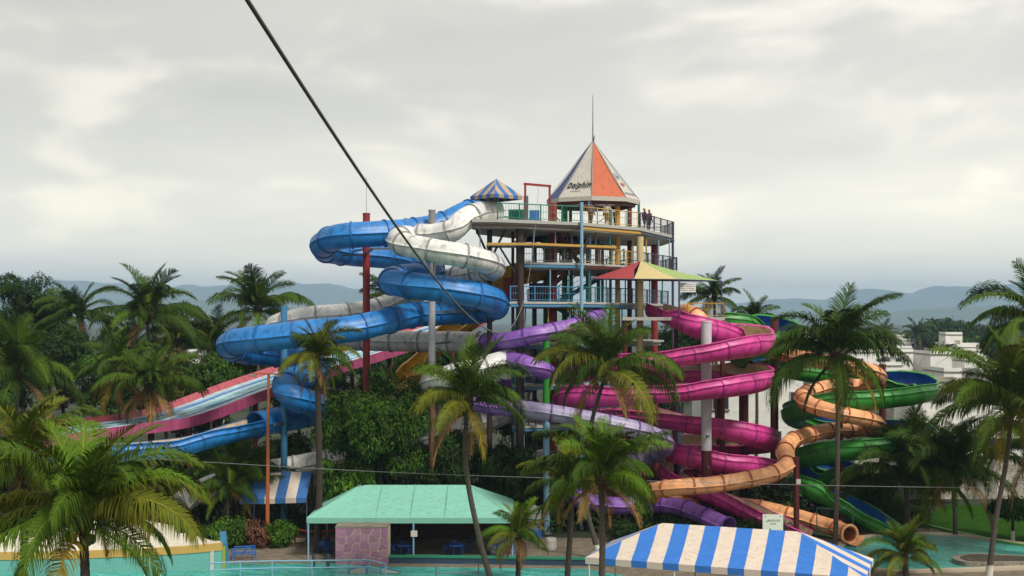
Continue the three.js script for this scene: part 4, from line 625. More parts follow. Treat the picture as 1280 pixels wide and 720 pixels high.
{ // open metal cage frame by the orange tube's mouth
  const t = thing('pipe_frame', 'thin green pipe frame by the mouth of the orange tube', 'frame'), a = G(1021, 676), b = G(1066, 678), h = 2.3; for (const p of [a, b]) mesh('upright', bar(V(p.x, 0, p.z), V(p.x, h, p.z), 0.035, 0.035, 6), M.pDkGreen, t); for (const y of [h, 0.9]) mesh('crossbar', bar(V(a.x, y, a.z), V(b.x, y, b.z), 0.03, 0.03, 6), M.pDkGreen, t);
  const q = P(1062, 668, 82.4), m = thing('splash_lip', 'flared orange splash lip at the pool end of the orange tube', 'slide lip', V(q.x, 0, q.z)); mesh('mouth_ring', new THREE.TorusGeometry(0.62, 0.1, 8, 24).rotateY(0.35).translate(0, q.y, 0), M.orange, m);
  for (const s of [-1, 1]) { const pr = []; for (let i = 0; i <= 8; i++) { const a = i / 8 * 1.5; pr.push([Math.sin(a) * 0.62 * s, -Math.cos(a) * 0.62]); } const qd = []; for (let i = 0; i < 8; i++) { const L0 = 0.9 * (1 - i / 9), L1 = 0.9 * (1 - (i + 1) / 9); qd.push([V(pr[i][0], q.y + pr[i][1], 0.04), V(pr[i + 1][0], q.y + pr[i + 1][1], 0.04), V(pr[i + 1][0] * 1.25 + 0.2, q.y + pr[i + 1][1] * 1.02, L1), V(pr[i][0] * 1.25 + 0.2, q.y + pr[i][1] * 1.02, L0)]); } mesh('petal', quadGeo(qd), M.orange, m); }
  mesh('footing', rbox(0.9, Math.max(0.2, q.y - 0.62), 0.5, 0, Math.max(0.2, q.y - 0.62) / 2, -0.2, 0.03), M.concrete, m);
}
// thin service wire strung across the park
{ const pts = [[-40, 558, 74], [200, 574, 73], [480, 590, 72], [640, 596, 71], [1040, 607, 71], [1330, 611, 72]].map(q => P(...q)); solo('service_wire', new THREE.TubeGeometry(new THREE.CatmullRomCurve3(pts), 80, 0.016, 5), std(0.2, 0.2, 0.2), 'thin grey wire strung across the park in front of the trees', 'wire'); }

// ---------------------------------------------------------------- white town and walls on the right
const wallWhite = std(0.88, 0.87, 0.85, { roughness: 0.9, map: rep(grime, 0.06) }), wallGrey = std(0.36, 0.35, 0.32, { roughness: 0.95, map: rep(stainTex, 0.1) }), wallCream = std(0.72, 0.68, 0.60, { roughness: 0.9, map: rep(groundTex, 0.05) }), pane = std(0.035, 0.045, 0.055, { roughness: 0.15 }), roofGrey = std(0.40, 0.38, 0.35, { roughness: 0.95, map: rep(groundTex, 0.15) });
function uvBox(w, h, d) { const g = new THREE.BoxGeometry(w, h, d), p = g.attributes.position, n = g.attributes.normal, uv = g.attributes.uv; for (let i = 0; i < p.count; i++) uv.setXY(i, Math.abs(n.getX(i)) > 0.5 ? p.getZ(i) : p.getX(i), Math.abs(n.getY(i)) > 0.5 ? p.getZ(i) : p.getY(i)); return g; }
function house(label, px0, px1, yTop, d, depth, mat, wins, o = {}) {
  const x0 = Xat(px0, d), x1 = Xat(px1, d), w = x1 - x0, h = EYE - (yTop - HORIZON) / FPX * d, t = thing('house', label, 'house', V((x0 + x1) / 2, 0, -d), 'white houses of the town');
  mesh('wall', uvBox(w, h, depth).translate(0, h / 2, -depth / 2), mat, t);
  mesh('roof', box(w + 0.3, 0.22, depth + 0.3, 0, h + 0.11, -depth / 2), roofGrey, t);
  if (o.parapet !== false) { mesh('parapet', box(w, 0.6, 0.18, 0, h + 0.52, -0.05), mat, t); mesh('parapet', box(0.18, 0.6, depth - 0.3, -w / 2 + 0.1, h + 0.52, -depth / 2), mat, t); }
  for (const [u, y, ww, hh] of wins) { const f = mesh('window', box(ww + 0.16, hh + 0.16, 0.1, u * w / 2, y, 0.03), M.pWhite, t); mesh('pane', box(ww, hh, 0.06, u * w / 2, y, 0.06), pane, f); mesh('mullion', box(0.06, hh, 0.05, u * w / 2, y, 0.085), M.pWhite, f); mesh('sill', box(ww + 0.3, 0.08, 0.2, u * w / 2, y - hh / 2 - 0.1, 0.1), M.concrete, f); }
  if (o.tank) { const k = mesh('water_tank', new THREE.LatheGeometry([[0, 0], [0.7, 0], [0.75, 1.1], [0.4, 1.4], [0, 1.42]].map(a => new THREE.Vector2(...a)), 16).translate(o.tank * w / 2, h + 0.23, -depth / 2), std(0.05, 0.05, 0.05), t); }
  if (o.grid) mesh('vent_panel', box(1.3, 1.9, 0.08, 0.8, h - 2.2, 0.05), wallCream, t);
  if (o.door) mesh('door', box(1.1, 2.3, 0.08, o.door * w / 2, 1.15, 0.05), pane, t);
}
const W2 = (h, n, y2 = true) => { const o = []; for (let i = 0; i < n; i++) { const u = (i + 0.5) / n * 1.7 - 0.85; o.push([u, h - 1.7, 1.1, 1.2]); if (y2 && h > 5.5) o.push([u, h - 4.6, 1.1, 1.2]); } return o; };
house('white two storey house wall behind the magenta spiral', 884, 1004, 462, 118, 10, wallWhite, [[-0.72, 7.4, 1.5, 1.3], [0.86, 7.6, 1.2, 1.6], [0.4, 3.8, 1.3, 1.5]]);
house('long low white house with flat roof behind the tall palm', 1050, 1140, 436, 340, 20, wallWhite, W2(7.3, 6), { tank: 0.3 });
house('plain white house with black shadow gap on its flank', 1163, 1190, 444, 235, 10, wallWhite, [[-0.4, 4.0, 1.0, 1.2], [0.5, 4.0, 1.0, 1.2]]);
house('broad white house with a stepped parapet', 1118, 1161, 447, 250, 12, wallWhite, W2(7.6, 3));
house('tall white stair tower with a beige vent panel', 1182, 1203, 419, 310, 5, wallWhite, [], { grid: true });
house('white house in front of the stair tower with a balcony wall', 1175, 1206, 440, 300, 12, wallCream, W2(7.5, 3));
house('bright white cube house beside the stair tower', 1196, 1220, 435, 270, 9, wallWhite, [[0.3, 6, 1.2, 1.2]]);
house('low cream house behind the arching palm frond', 1216, 1262, 442, 290, 12, wallCream, W2(7.2, 3), { tank: -0.4 });
house('single storey grey house with patched roof', 1128, 1192, 478, 175, 8, wallCream, [[-0.6, 4.2, 1.2, 1.2], [0.1, 4.2, 1.2, 1.2], [0.7, 4.2, 1.2, 1.2]]);
house('white house with dark windows above the green loop', 1180, 1245, 466, 200, 10, wallWhite, W2(6.5, 4));
house('weathered white house at the edge behind the right palms', 1236, 1330, 470, 165, 10, wallWhite, W2(7.6, 3), { tank: 0.2 });
house('white flat roofed house just beyond the green loop', 1086, 1128, 458, 215, 9, wallWhite, [[-0.5, 5, 1.1, 1.2], [0.4, 5, 1.1, 1.2]], { tank: 0.5 });
house('white terrace house with a dark doorway beside the stair tower', 1206, 1236, 452, 240, 9, wallWhite, [[-0.3, 5, 1.1, 1.2]], { door: 0.4 });
{ const R = rng(91); for (let i = 0; i < 14; i++) { const d = mix(210, 520, R()), px = mix(1040, 1262, (i + R() * 0.8) / 14), h = 4.5 + R() * 4.5, w = (7 + R() * 9) / d * FPX / 2; house('small white flat roofed house in the packed town', px - w, px + w, HORIZON + (EYE - h) / d * FPX, d, 8 + R() * 6, R() < 0.7 ? wallWhite : wallCream, W2(h, 2 + Math.floor(R() * 3), false), { tank: R() < 0.6 ? R() * 1.2 - 0.6 : 0 }); } }
house('small far cream house at the tree line', 1090, 1124, 426, 460, 14, wallCream, W2(7, 3));
house('small far white house under the big round tree', 1150, 1176, 428, 430, 14, wallWhite, W2(7, 2));
house('far white block near the horizon trees', 1206, 1240, 427, 470, 14, wallWhite, W2(7, 3));
house('white house seen between the palms left of the blue tube', 226, 262, 446, 150, 8, wallWhite, [[-0.4, 9, 1.4, 1.2], [0.4, 9, 1.4, 1.2]]);
house('white garden hut wall behind the green tree', 384, 412, 588, 93, 4, wallCream, [[0.2, 2.2, 0.9, 0.8]]);
{
  const t = thing('boundary_wall', 'tall stained grey boundary wall behind the lawn', 'wall', V(Xat(1170, 104), 0, -104)); const seg = [[1050, 560], [1102, 556], [1150, 566], [1205, 572], [1245, 572], [1340, 570]];
  for (let i = 0; i < seg.length - 1; i++) { const a = Xat(seg[i][0], 104), b = Xat(seg[i + 1][0], 104), h = EYE - (seg[i][1] - HORIZON) / FPX * 104; const g = uvBox(b - a - 0.02, h, 0.3).translate((a + b) / 2 - t.position.x, h / 2, 0); mesh('wall_panel', g, i % 2 ? wallGrey : wallCream, t); mesh('coping', box(b - a, 0.12, 0.42, (a + b) / 2 - t.position.x, h + 0.06, 0), M.concrete, t); }
  const u = thing('rear_building', 'white rendered building with dark band above the stained wall', 'building', V(Xat(1230, 110), 0, -110)); const w = Xat(1340, 110) - Xat(1150, 110); mesh('wall', uvBox(w, 8.2, 6).translate(0.6, 4.1, -3), wallWhite, u); mesh('band', box(w, 0.9, 0.1, 0.6, 4.2, 0.06), pane, u); mesh('roof', box(w + 0.4, 0.25, 6.4, 0.6, 8.32, -3), roofGrey, u);
}

// ---------------------------------------------------------------- palms
const leafMat = (r, g, b, o = {}) => new THREE.MeshPhysicalMaterial({ color: lin(r, g, b), roughness: 0.7, specularIntensity: 0.22, side: THREE.DoubleSide, vertexColors: true, ...o });
M.frondLush = leafMat(0.050, 0.098, 0.009); M.frondDark = leafMat(0.030, 0.064, 0.008); M.frondOlive = leafMat(0.092, 0.112, 0.011); M.frondDry = leafMat(0.18, 0.115, 0.05); M.frondYellow = leafMat(0.17, 0.135, 0.017); M.frondFresh = leafMat(0.065, 0.132, 0.009);
function frondGeo(e0, e1, droop, seed, pairs = 84, wide = 0.0062, llen = 0.285) {
  const R = rng(seed), pos = [], col = [], idx = []; const push = (p, c) => { pos.push(p.x, p.y, p.z); col.push(...c); return pos.length / 3 - 1; };
  const n = 40, c = [V(0, 0, 0)], T = []; const side0 = (R() - 0.5) * 0.9; let az = 0;
  for (let i = 0; i <= n; i++) { const t = i / n, e = mix(e0, e1, Math.pow(t, 1.25)); az = side0 * t; T.push(V(Math.cos(e) * Math.cos(az), Math.sin(e), Math.cos(e) * Math.sin(az))); if (i) c.push(c[i - 1].clone().addScaledVector(T[i], 1 / n)); }
  // rachis
  const prev = []; for (let i = 0; i <= n; i += 4) { const r = mix(0.0125, 0.002, Math.pow(i / n, 0.8)), N = V().crossVectors(T[i], V(0, 0, 1)).normalize(), k = []; for (let a = 0; a < 5; a++) { const A = a / 5 * 6.2832; k.push(push(c[i].clone().addScaledVector(V(0, 0, 1), Math.cos(A) * r * 1.3).addScaledVector(N, Math.sin(A) * r), [2.3, 1.7, 1.5])); } if (prev.length) for (let a = 0; a < 5; a++) { const b = (a + 1) % 5; idx.push(prev[a], prev[b], k[a], prev[b], k[b], k[a]); } prev.splice(0, 5, ...k); }
  const twist = (R() - 0.5) * 2.2, gap0 = R() * 9;
  for (let i = 0; i < pairs; i++) for (const s of [-1, 1]) {
    if (R() < 0.05 || vnoise(i * 0.35 + gap0, s * 3.3, seed) > 0.8) continue;
    const t = 0.13 + 0.87 * (i + R() * 0.5) / pairs, f = Math.min(n - 1e-3, t * n), k = Math.floor(f), p = c[k].clone().lerp(c[k + 1], f - k), tg = T[k].clone(), N = V().crossVectors(V(0, 0, 1), tg).normalize();
    const len = llen * Math.pow(Math.sin(Math.PI * (0.16 + 0.76 * t)), 0.7) * (0.85 + R() * 0.3), fw = mix(0.45, 1.15, t) + (R() - 0.5) * 0.25;
    const sd = V(0, 0, s).applyAxisAngle(tg, -0.25 * s + twist * t).multiplyScalar(Math.cos(fw)).addScaledVector(tg, Math.sin(fw)).addScaledVector(N, 0.15).normalize();
    const g1 = droop * (0.6 + R() * 0.8), w = wide * (0.8 + R() * 0.4), shade = 0.78 + R() * 0.5, warm = 0.85 + R() * 0.4, cc = [shade * warm, shade, shade * 0.8];
    let q = p.clone(), d = sd.clone(), last = null; const wd = tg.clone();
    for (let j = 0; j < 4; j++) { const ww = w * [0.7, 1, 0.75, 0.05][j], tip = j === 3 ? [cc[0] * 1.35, cc[1] * 1.08, cc[2]] : cc, a = push(q.clone().addScaledVector(wd, ww), tip), b = j < 3 ? push(q.clone().addScaledVector(wd, -ww), cc) : a; if (last) { if (j < 3) idx.push(last[0], last[1], a, last[1], b, a); else idx.push(last[0], last[1], a); } last = [a, b]; q = q.clone().addScaledVector(d, len / 3); d = d.clone().add(V(0, -g1 * (0.5 + 0.55 * j), 0)).normalize(); }
  }
  const g = new THREE.BufferGeometry(); g.setAttribute('position', new THREE.Float32BufferAttribute(pos, 3)); g.setAttribute('color', new THREE.Float32BufferAttribute(col, 3)); g.setIndex(idx); g.computeVertexNormals(); return g;
}
const FR = { up: [], high: [], mid: [], low: [], hang: [] };
for (let k = 0; k < 5; k++) { FR.up.push(frondGeo(1.42, 0.8 - 0.14 * k, 0.35, 11 + k, 120, 0.0058, 0.24)); FR.high.push(frondGeo(1.14, 0.12 - 0.2 * k, 1.0, 31 + k, 124, 0.006, 0.28)); FR.mid.push(frondGeo(0.74, -0.6 - 0.14 * k, 1.9, 51 + k, 124, 0.006, 0.30)); FR.low.push(frondGeo(0.25, -1.08 - 0.07 * k, 2.4, 71 + k, 124, 0.006, 0.30)); FR.hang.push(frondGeo(-0.45, -1.42, 1.6, 91 + k, 90, 0.006, 0.27)); }
M.trunk = std(0.16, 0.135, 0.11, { roughness: 0.95, map: rep(groundTex, 1), bumpMap: rep(bumpTex, 1), bumpScale: 0.03 }); M.trunkDark = std(0.075, 0.055, 0.04, { roughness: 0.95, map: groundTex }); M.lime = std(0.62, 0.60, 0.56, { roughness: 0.9, map: grime }); M.fibre = std(0.11, 0.065, 0.032, { roughness: 1, map: groundTex }); M.nut = std(0.10, 0.12, 0.025, { roughness: 0.6 });
const nutGeo = new THREE.SphereGeometry(0.15, 10, 8).scale(1, 1.2, 1);
function trunkGeo(curve, r0, r1, a = 0, b = 1) {
  const L = curve.getLength() * (b - a), n = Math.max(6, Math.round(L / 0.16)), m = 10, pos = [], uv = [], idx = [];
  for (let i = 0; i <= n; i++) { const t = mix(a, b, i / n), p = curve.getPointAt(t), flare = 1 + 0.5 * Math.exp(-t * 14), r = mix(r0, r1, t) * flare * (i % 2 ? 1.045 : 0.97); for (let k = 0; k <= m; k++) { const A = k / m * 6.2832; pos.push(p.x + Math.cos(A) * r, p.y, p.z + Math.sin(A) * r); uv.push(k / m, i * 0.16); } if (i < n) for (let k = 0; k < m; k++) { const q = i * (m + 1) + k; idx.push(q, q + m + 1, q + 1, q + 1, q + m + 1, q + m + 2); } }
  const g = new THREE.BufferGeometry(); g.setAttribute('position', new THREE.Float32BufferAttribute(pos, 3)); g.setAttribute('uv', new THREE.Float32BufferAttribute(uv, 2)); g.setIndex(idx); g.computeVertexNormals(); return g;
}
// crown [px, py, depth]; base column in the photo (same depth); L frond length
function palm(label, crown, basePx, L, o = {}) {
  const R = rng(o.seed ?? 1), d = crown[2], top = P(...crown), bx = Xat(basePx, d), base = V(bx, 0, -d + (o.dz ?? 0)), t = thing('coconut_palm', label, 'palm tree', base, o.group ?? 'coconut palms'), up = top.clone().sub(base), H = up.y;
  const curve = new THREE.CatmullRomCurve3([V(0, -0.1, 0), V(up.x * 0.25 + (o.bend ?? 0.1) * H * 0.1, H * 0.35, up.z * 0.3), V(up.x * 0.75 + (o.bend ?? 0.1) * H * 0.08, H * 0.72, up.z * 0.75), up]);
  const w = o.lime ? Math.min(0.5, o.lime / H) : 0, r0 = o.r ?? 0.17;
  mesh('trunk', trunkGeo(curve, r0, r0 * 0.75, w, 1), o.darkTrunk ? M.trunkDark : M.trunk, t); if (w) mesh('whitewashed_base', trunkGeo(curve, r0 * 1.06, r0 * 1.0, 0, w), M.lime, t);
  mesh('fibre_boss', new THREE.SphereGeometry(0.42 * L / 4.4, 12, 10).scale(1, 1.5, 1).translate(up.x, up.y + 0.05 * L, up.z), M.fibre, t);
  const n = Math.round((o.n ?? 24) * (1.15 + 0.25 * R())), mats = o.mats ?? [M.frondLush, M.frondLush, M.frondDark, M.frondOlive];
  for (let i = 0; i < n; i++) {
    const u = Math.pow((i + R() * 0.6) / n, o.shape ?? 1), cls = u < 0.16 ? 'up' : u < 0.4 ? 'high' : u < 0.68 ? 'mid' : u < (o.hang ?? 0.9) ? 'low' : 'hang', g = FR[cls][Math.floor(R() * 5)];
    const dry = i >= n - (o.dry ?? 1), m = mesh(dry ? 'dry_frond' : 'frond', g, dry ? M.frondDry : cls === 'hang' && R() < 0.5 ? M.frondYellow : mats[Math.floor(R() * mats.length)], t);
    const s = L * (0.84 + R() * 0.5) * (cls === 'up' ? 0.86 : cls === 'hang' ? 0.8 : 1); m.scale.set(s, s, s * (0.9 + R() * 0.25) * (R() < 0.5 ? -1 : 1));
    const tilt = (R() - 0.5) * 0.34; m.rotation.set((R() - 0.5) * 0.4, i * 2.39996 + R() * 0.9, tilt); m.position.set(up.x, up.y + 0.1 * L * (1 - u), up.z);
  }
  for (let k = 0; k < (o.nuts ?? 0); k++) { const a = k * 2.2 + R(), q = mesh('coconut', nutGeo, M.nut, t); q.position.set(up.x + Math.cos(a) * 0.42, up.y - 0.25 - R() * 0.35, up.z + Math.sin(a) * 0.42); }
  return t;
}
palm('big coconut palm with green nuts in front of the white terrace', [104, 658, 40], 108, 3.7, { seed: 3, n: 26, mats: [M.frondLush, M.frondOlive, M.frondFresh], nuts: 7, r: 0.2, hang: 0.93, dry: 0 });
palm('coconut palm at the left edge with pale drooping fronds', [30, 592, 52], 24, 3.9, { seed: 6, n: 22, mats: [M.frondOlive, M.frondLush], nuts: 3 });
palm('tall palm with upright fronds against the hazy hills left of the blue slide', [184, 400, 112], 190, 5.0, { seed: 9, n: 24, shape: 1.25, mats: [M.frondDark, M.frondDark, M.frondLush] });
palm('tall palm above the end of the long blue tube', [322, 392, 118], 318, 5.2, { seed: 12, n: 22, shape: 1.15, mats: [M.frondDark, M.frondLush] });
palm('slender palm between the dark broadleaf trees and the tallest palm', [100, 400, 116], 104, 4.0, { seed: 15, n: 20, mats: [M.frondDark] });
palm('wide palm among the dark trees at the left edge', [22, 470, 84], 10, 4.6, { seed: 18, n: 22, mats: [M.frondDark, M.frondLush], shape: 1.2 });
palm('stubby palm with a brown skirt of dead fronds beside the racing slide', [186, 488, 90], 190, 3.7, { seed: 21, n: 26, dry: 9, hang: 0.62, r: 0.3, shape: 0.9, mats: [M.frondLush, M.frondDark], darkTrunk: true });
palm('palm beside the stubby one, leaning over the racing slide', [146, 470, 92], 158, 3.6, { seed: 23, n: 22, dry: 5, hang: 0.75, mats: [M.frondDark, M.frondLush], darkTrunk: true });
palm('ragged palm standing in front of the long blue tube', [396, 452, 80], 397, 2.9, { seed: 24, n: 24, dry: 3, hang: 0.8, r: 0.24, mats: [M.frondOlive, M.frondDark], darkTrunk: true });
palm('leaning palm with whitewashed foot in front of the green canopy', [584, 508, 66], 622, 3.8, { seed: 27, n: 21, lime: 1.0, bend: -0.6, mats: [M.frondDark, M.frondLush, M.frondOlive], hang: 0.84, dry: 2 });
palm('large full palm in front of the tower columns', [757, 468, 78], 750, 4.6, { seed: 30, n: 22, bend: -0.9, mats: [M.frondOlive, M.frondLush, M.frondDark], hang: 0.84, dry: 2, nuts: 4, lime: 1.0 });
palm('low full palm with bare grey trunk left of the striped canopy', [752, 606, 55], 749, 3.1, { seed: 33, n: 22, shape: 1.25, mats: [M.frondLush, M.frondDark, M.frondFresh], hang: 0.8, dry: 4 });
palm('palm with brown trunk tucked beside the low full palm', [714, 614, 63], 706, 2.6, { seed: 36, n: 20, mats: [M.frondOlive, M.frondDark], dry: 3, hang: 0.78, lime: 0.9, darkTrunk: true });
palm('young palm with browned lower fronds at the canopy corner', [648, 672, 70], 647, 2.2, { seed: 39, n: 20, mats: [M.frondFresh, M.frondOlive], dry: 4, hang: 0.8, r: 0.16, darkTrunk: true });
palm('tall grey trunked palm in front of the orange bends', [1046, 452, 78], 1043, 4.9, { seed: 42, n: 23, shape: 0.9, mats: [M.frondDark, M.frondDark, M.frondLush], hang: 0.86, dry: 1 });
palm('bushy low palm behind the pool by the stained wall', [1132, 600, 88], 1134, 5.2, { seed: 45, n: 28, mats: [M.frondDark, M.frondLush], r: 0.24, shape: 1.9, dry: 0 });
palm('palm with whitewashed foot at the lawn corner of the pool', [1264, 512, 71], 1235, 4.8, { seed: 48, n: 26, lime: 1.1, mats: [M.frondOlive, M.frondLush], hang: 0.82, dry: 1 });
palm('full palm filling the gap between pool and stained wall', [1190, 592, 86], 1194, 4.6, { seed: 49, n: 26, shape: 1.4, mats: [M.frondLush, M.frondDark] });
palm('palm with arching olive fronds behind the whitewashed palm', [1306, 560, 78], 1310, 4.8, { seed: 50, n: 24, mats: [M.frondOlive, M.frondLush] });
palm('palm at the right edge above the town roofs', [1296, 412, 83], 1300, 4.8, { seed: 51, n: 24, mats: [M.frondLush, M.frondDark] });
palm('small bushy young palm at the near pool edge', [1131, 700, 71.6], 1133, 2.3, { seed: 54, n: 30, mats: [M.frondFresh, M.frondOlive], dry: 0, hang: 1, shape: 2.8, r: 0.2, darkTrunk: true });
palm('distant palm crown behind the red post', [488, 376, 132], 488, 3.6, { seed: 57, n: 18, mats: [M.frondDark] });
palm('small palm crown behind the start platform', [893, 374, 104], 893, 2.8, { seed: 60, n: 18, mats: [M.frondDark] });
palm('far palm top beside the tall maroon post', [944, 404, 112], 944, 2.8, { seed: 63, n: 16, mats: [M.frondDark] });
palm('palm standing behind the tallest palm, mid height', [222, 428, 124], 222, 4.0, { seed: 66, n: 20, mats: [M.frondDark, M.frondOlive] });
palm('palm close to the left end of the blue tube', [268, 432, 128], 268, 4.0, { seed: 69, n: 20, mats: [M.frondDark] });
palm('far palm at the tree line above the white houses', [1146, 420, 380], 1146, 6, { seed: 72, n: 18, mats: [M.frondDark] });
palm('far palm left of the big round tree', [1104, 422, 360], 1104, 6, { seed: 75, n: 18, mats: [M.frondDark] });
[[284, 612, 84, 2.8], [296, 596, 85, 3.2], [322, 610, 86, 2.8], [262, 590, 92, 3.0], [350, 600, 92, 2.6]].forEach(([px, py, d, L], i) => palm(['dark clumping garden palm left of the striped awning', 'tallest clumping garden palm below the racing slide', 'clumping garden palm beside the orange lamp pole', 'clumping garden palm behind the white tube mouth', 'small clumping garden palm behind the striped awning'][i], [px, py, d], px, L, { seed: 80 + i, n: 20, mats: [M.frondDark, M.frondLush], group: 'garden palms below the racing slide', shape: 1.6, r: 0.12, darkTrunk: true, dry: 0 }));

// ---------------------------------------------------------------- broadleaf trees, shrubs, hedges
const treeMat = (r, g, b) => new THREE.MeshPhysicalMaterial({ color: lin(r, g, b), roughness: 0.75, specularIntensity: 0.35, side: THREE.DoubleSide, vertexColors: true });
M.leafDark = treeMat(0.017, 0.041, 0.005); M.leafMid = treeMat(0.030, 0.075, 0.006); M.leafBright = treeMat(0.048, 0.115, 0.007); M.leafOlive = treeMat(0.062, 0.078, 0.010); M.leafRed = treeMat(0.13, 0.06, 0.035);
function leafCloud(blobs, n, size, seed) { // leaves in sprigs of seven, sprigs on uneven clumps
  const R = rng(seed), pos = new Float32Array(n * 12), col = new Float32Array(n * 12), idx = new Uint32Array(n * 6), tot = blobs.reduce((s, b) => s + b[3] * b[3], 0), q = V(), c = V(), a = V(), b = V(), nn = V(), on = V(); let k = 0;
  for (const [cx, cy, cz, r, sq] of blobs) { const m = Math.round(n * r * r / tot / 7), tone = 0.75 + R() * 0.5;
    for (let i = 0; i < m; i++) {
      const u = R() * 2 - 1, th = R() * 6.2832, s = Math.sqrt(1 - u * u); on.set(s * Math.cos(th), u, s * Math.sin(th)); const rr = r * (0.62 + 0.38 * Math.pow(R(), 0.6)) * (0.72 + 0.62 * vnoise(on.x * 3.2 + cx, on.y * 3.2 + cy, on.z * 3.2 + cz)), st = tone * (0.5 + R() * 1.0), wr = 0.85 + R() * 0.4;
      c.set(cx + on.x * rr, cy + on.y * rr * (sq ?? 0.8), cz + on.z * rr);
      for (let l = 0; l < 7 && k < n; l++, k++) {
        nn.copy(on).add(V(R() - 0.5, R() - 0.2, R() - 0.5).multiplyScalar(1.5)).normalize(); q.copy(c).add(V(R() - 0.5, R() - 0.5, R() - 0.5).multiplyScalar(size * 3.2));
        a.set(R() - 0.5, -0.35 - R() * 0.5, R() - 0.5); a.addScaledVector(nn, -a.dot(nn)).normalize(); b.crossVectors(nn, a); const L = size * (0.55 + R() * 0.8), W = L * 0.4, cc = st * (0.85 + R() * 0.3), o = k * 12;
        const put = (j, x, y, dr) => { pos[o + j * 3] = q.x + a.x * x + b.x * y; pos[o + j * 3 + 1] = q.y + a.y * x + b.y * y - dr; pos[o + j * 3 + 2] = q.z + a.z * x + b.z * y; col[o + j * 3] = cc * wr; col[o + j * 3 + 1] = cc; col[o + j * 3 + 2] = cc; };
        put(0, -L, 0, 0); put(1, 0, -W, 0); put(2, L, 0, L * 0.35); put(3, 0, W, 0); idx.set([k * 4, k * 4 + 1, k * 4 + 2, k * 4, k * 4 + 2, k * 4 + 3], k * 6);
      } } }
  const g = new THREE.BufferGeometry(); g.setAttribute('position', new THREE.BufferAttribute(pos.slice(0, k * 12), 3)); g.setAttribute('color', new THREE.BufferAttribute(col.slice(0, k * 12), 3)); g.setIndex(new THREE.BufferAttribute(idx.slice(0, k * 6), 1)); g.computeVertexNormals(); return g;
}
function tree(label, px, topPy, d, rpx, o = {}) { // crown radius in pixels at that depth
  const R = rng(o.seed ?? 5), s = d / FPX, r = rpx * s, top = EYE - (topPy - HORIZON) * s, ry = (o.ry ?? 0.85) * r, cy = top - ry * 0.95, t = thing(o.name ?? 'broadleaf_tree', label, 'tree', V(Xat(px, d), 0, -d), o.group ?? 'broadleaf trees'), blobs = [], nb = o.nb ?? 24;
  for (let i = 0; i < nb; i++) { const u = R() * 2 - 1, th = i * 2.4 + R(), q = Math.sqrt(1 - u * u), f = 0.5 + 0.36 * R(); blobs.push([Math.cos(th) * q * r * f, cy + u * ry * f, Math.sin(th) * q * r * f, r * (0.2 + 0.18 * R()), 0.7]); }
  blobs.push([0, cy, 0, r * 0.5, 0.8]);
  const low = cy - ry * 0.6, trunk = new THREE.CatmullRomCurve3([V(0, -0.1, 0), V(r * 0.06, low * 0.5, 0.1), V(0, low, 0)]); mesh('trunk', trunkGeo(trunk, Math.max(0.1, r * 0.06), Math.max(0.07, r * 0.04)), M.trunkDark, t);
  const limbs = blobs.slice(0, 7).map(b => bar(V(0, low - 0.1, 0), V(b[0] * 0.8, b[1], b[2] * 0.8), r * 0.03, r * 0.012, 6)); mesh('limbs', merge(limbs), M.trunkDark, t);
  mesh('crown', leafCloud(blobs, Math.round((o.n ?? 9000) * 1.6), o.leaf ?? 0.135, (o.seed ?? 5) + 100), o.mat ?? M.leafMid, t); return t;
}
tree('tall dark broadleaf tree at the left edge rising above the hills', 26, 340, 120, 62, { seed: 1, mat: M.leafDark, n: 14000, ry: 1.0 });
tree('dark rounded tree below the slender palm', 78, 392, 110, 52, { seed: 2, mat: M.leafDark, n: 11000, ry: 1.3 });
tree('shaggy dark tree filling the left edge below the tall one', 0, 405, 100, 66, { seed: 3, mat: M.leafDark, n: 12000, ry: 1.2 });
tree('mid green tree behind the stubby palm', 140, 425, 106, 52, { seed: 4, mat: M.leafMid, n: 11000, ry: 1.1 });
tree('olive green tree under the tallest palm', 206, 432, 108, 44, { seed: 5, mat: M.leafOlive, n: 9000, ry: 1.2 });
tree('bright green tree behind the top of the racing slide', 262, 440, 110, 40, { seed: 6, mat: M.leafMid, n: 9000 });
tree('feathery green tree under the palm above the blue tube', 312, 402, 124, 44, { seed: 7, mat: M.leafMid, n: 9000, ry: 1.0 });
tree('distant dark tree behind the white tube left of the red post', 252, 396, 160, 36, { seed: 8, mat: M.leafDark, n: 6000 });
tree('dark tree below the long blue tube behind the racing slide', 372, 440, 124, 46, { seed: 31, mat: M.leafDark, ry: 1.1 });
tree('mid green tree behind the grey and lilac post', 500, 440, 122, 48, { seed: 32, mat: M.leafMid, ry: 1.1 });
tree('dark tree behind the racing slide and the red post', 440, 452, 118, 46, { seed: 33, mat: M.leafDark, ry: 1.1 });
tree('dark low tree in front of the white house left of the blue tube', 250, 478, 114, 46, { seed: 34, mat: M.leafDark, ry: 0.9 });
tree('dark tree behind the blue and white coils', 430, 405, 128, 44, { seed: 9, mat: M.leafDark, n: 8000 });
tree('dark tree under the yellow flume', 545, 408, 126, 46, { seed: 10, mat: M.leafDark, n: 8000 });
tree('leafy green tree in front of the slides beside the green canopy', 472, 462, 86, 74, { seed: 11, mat: treeMat(0.027, 0.066, 0.005), n: 26000, ry: 0.98, nb: 40, leaf: 0.125 });
tree('lower bright green tree joined to the leafy one', 432, 566, 84.5, 34, { seed: 12, mat: M.leafBright, n: 9000, ry: 0.9, leaf: 0.18 });
tree('dense tree behind the tower base on its left', 600, 452, 110, 62, { seed: 13, mat: M.leafDark, n: 9000 });
tree('dense tree in the middle behind the tower base', 690, 470, 112, 66, { seed: 14, mat: M.leafDark, n: 9000, ry: 1.1 });
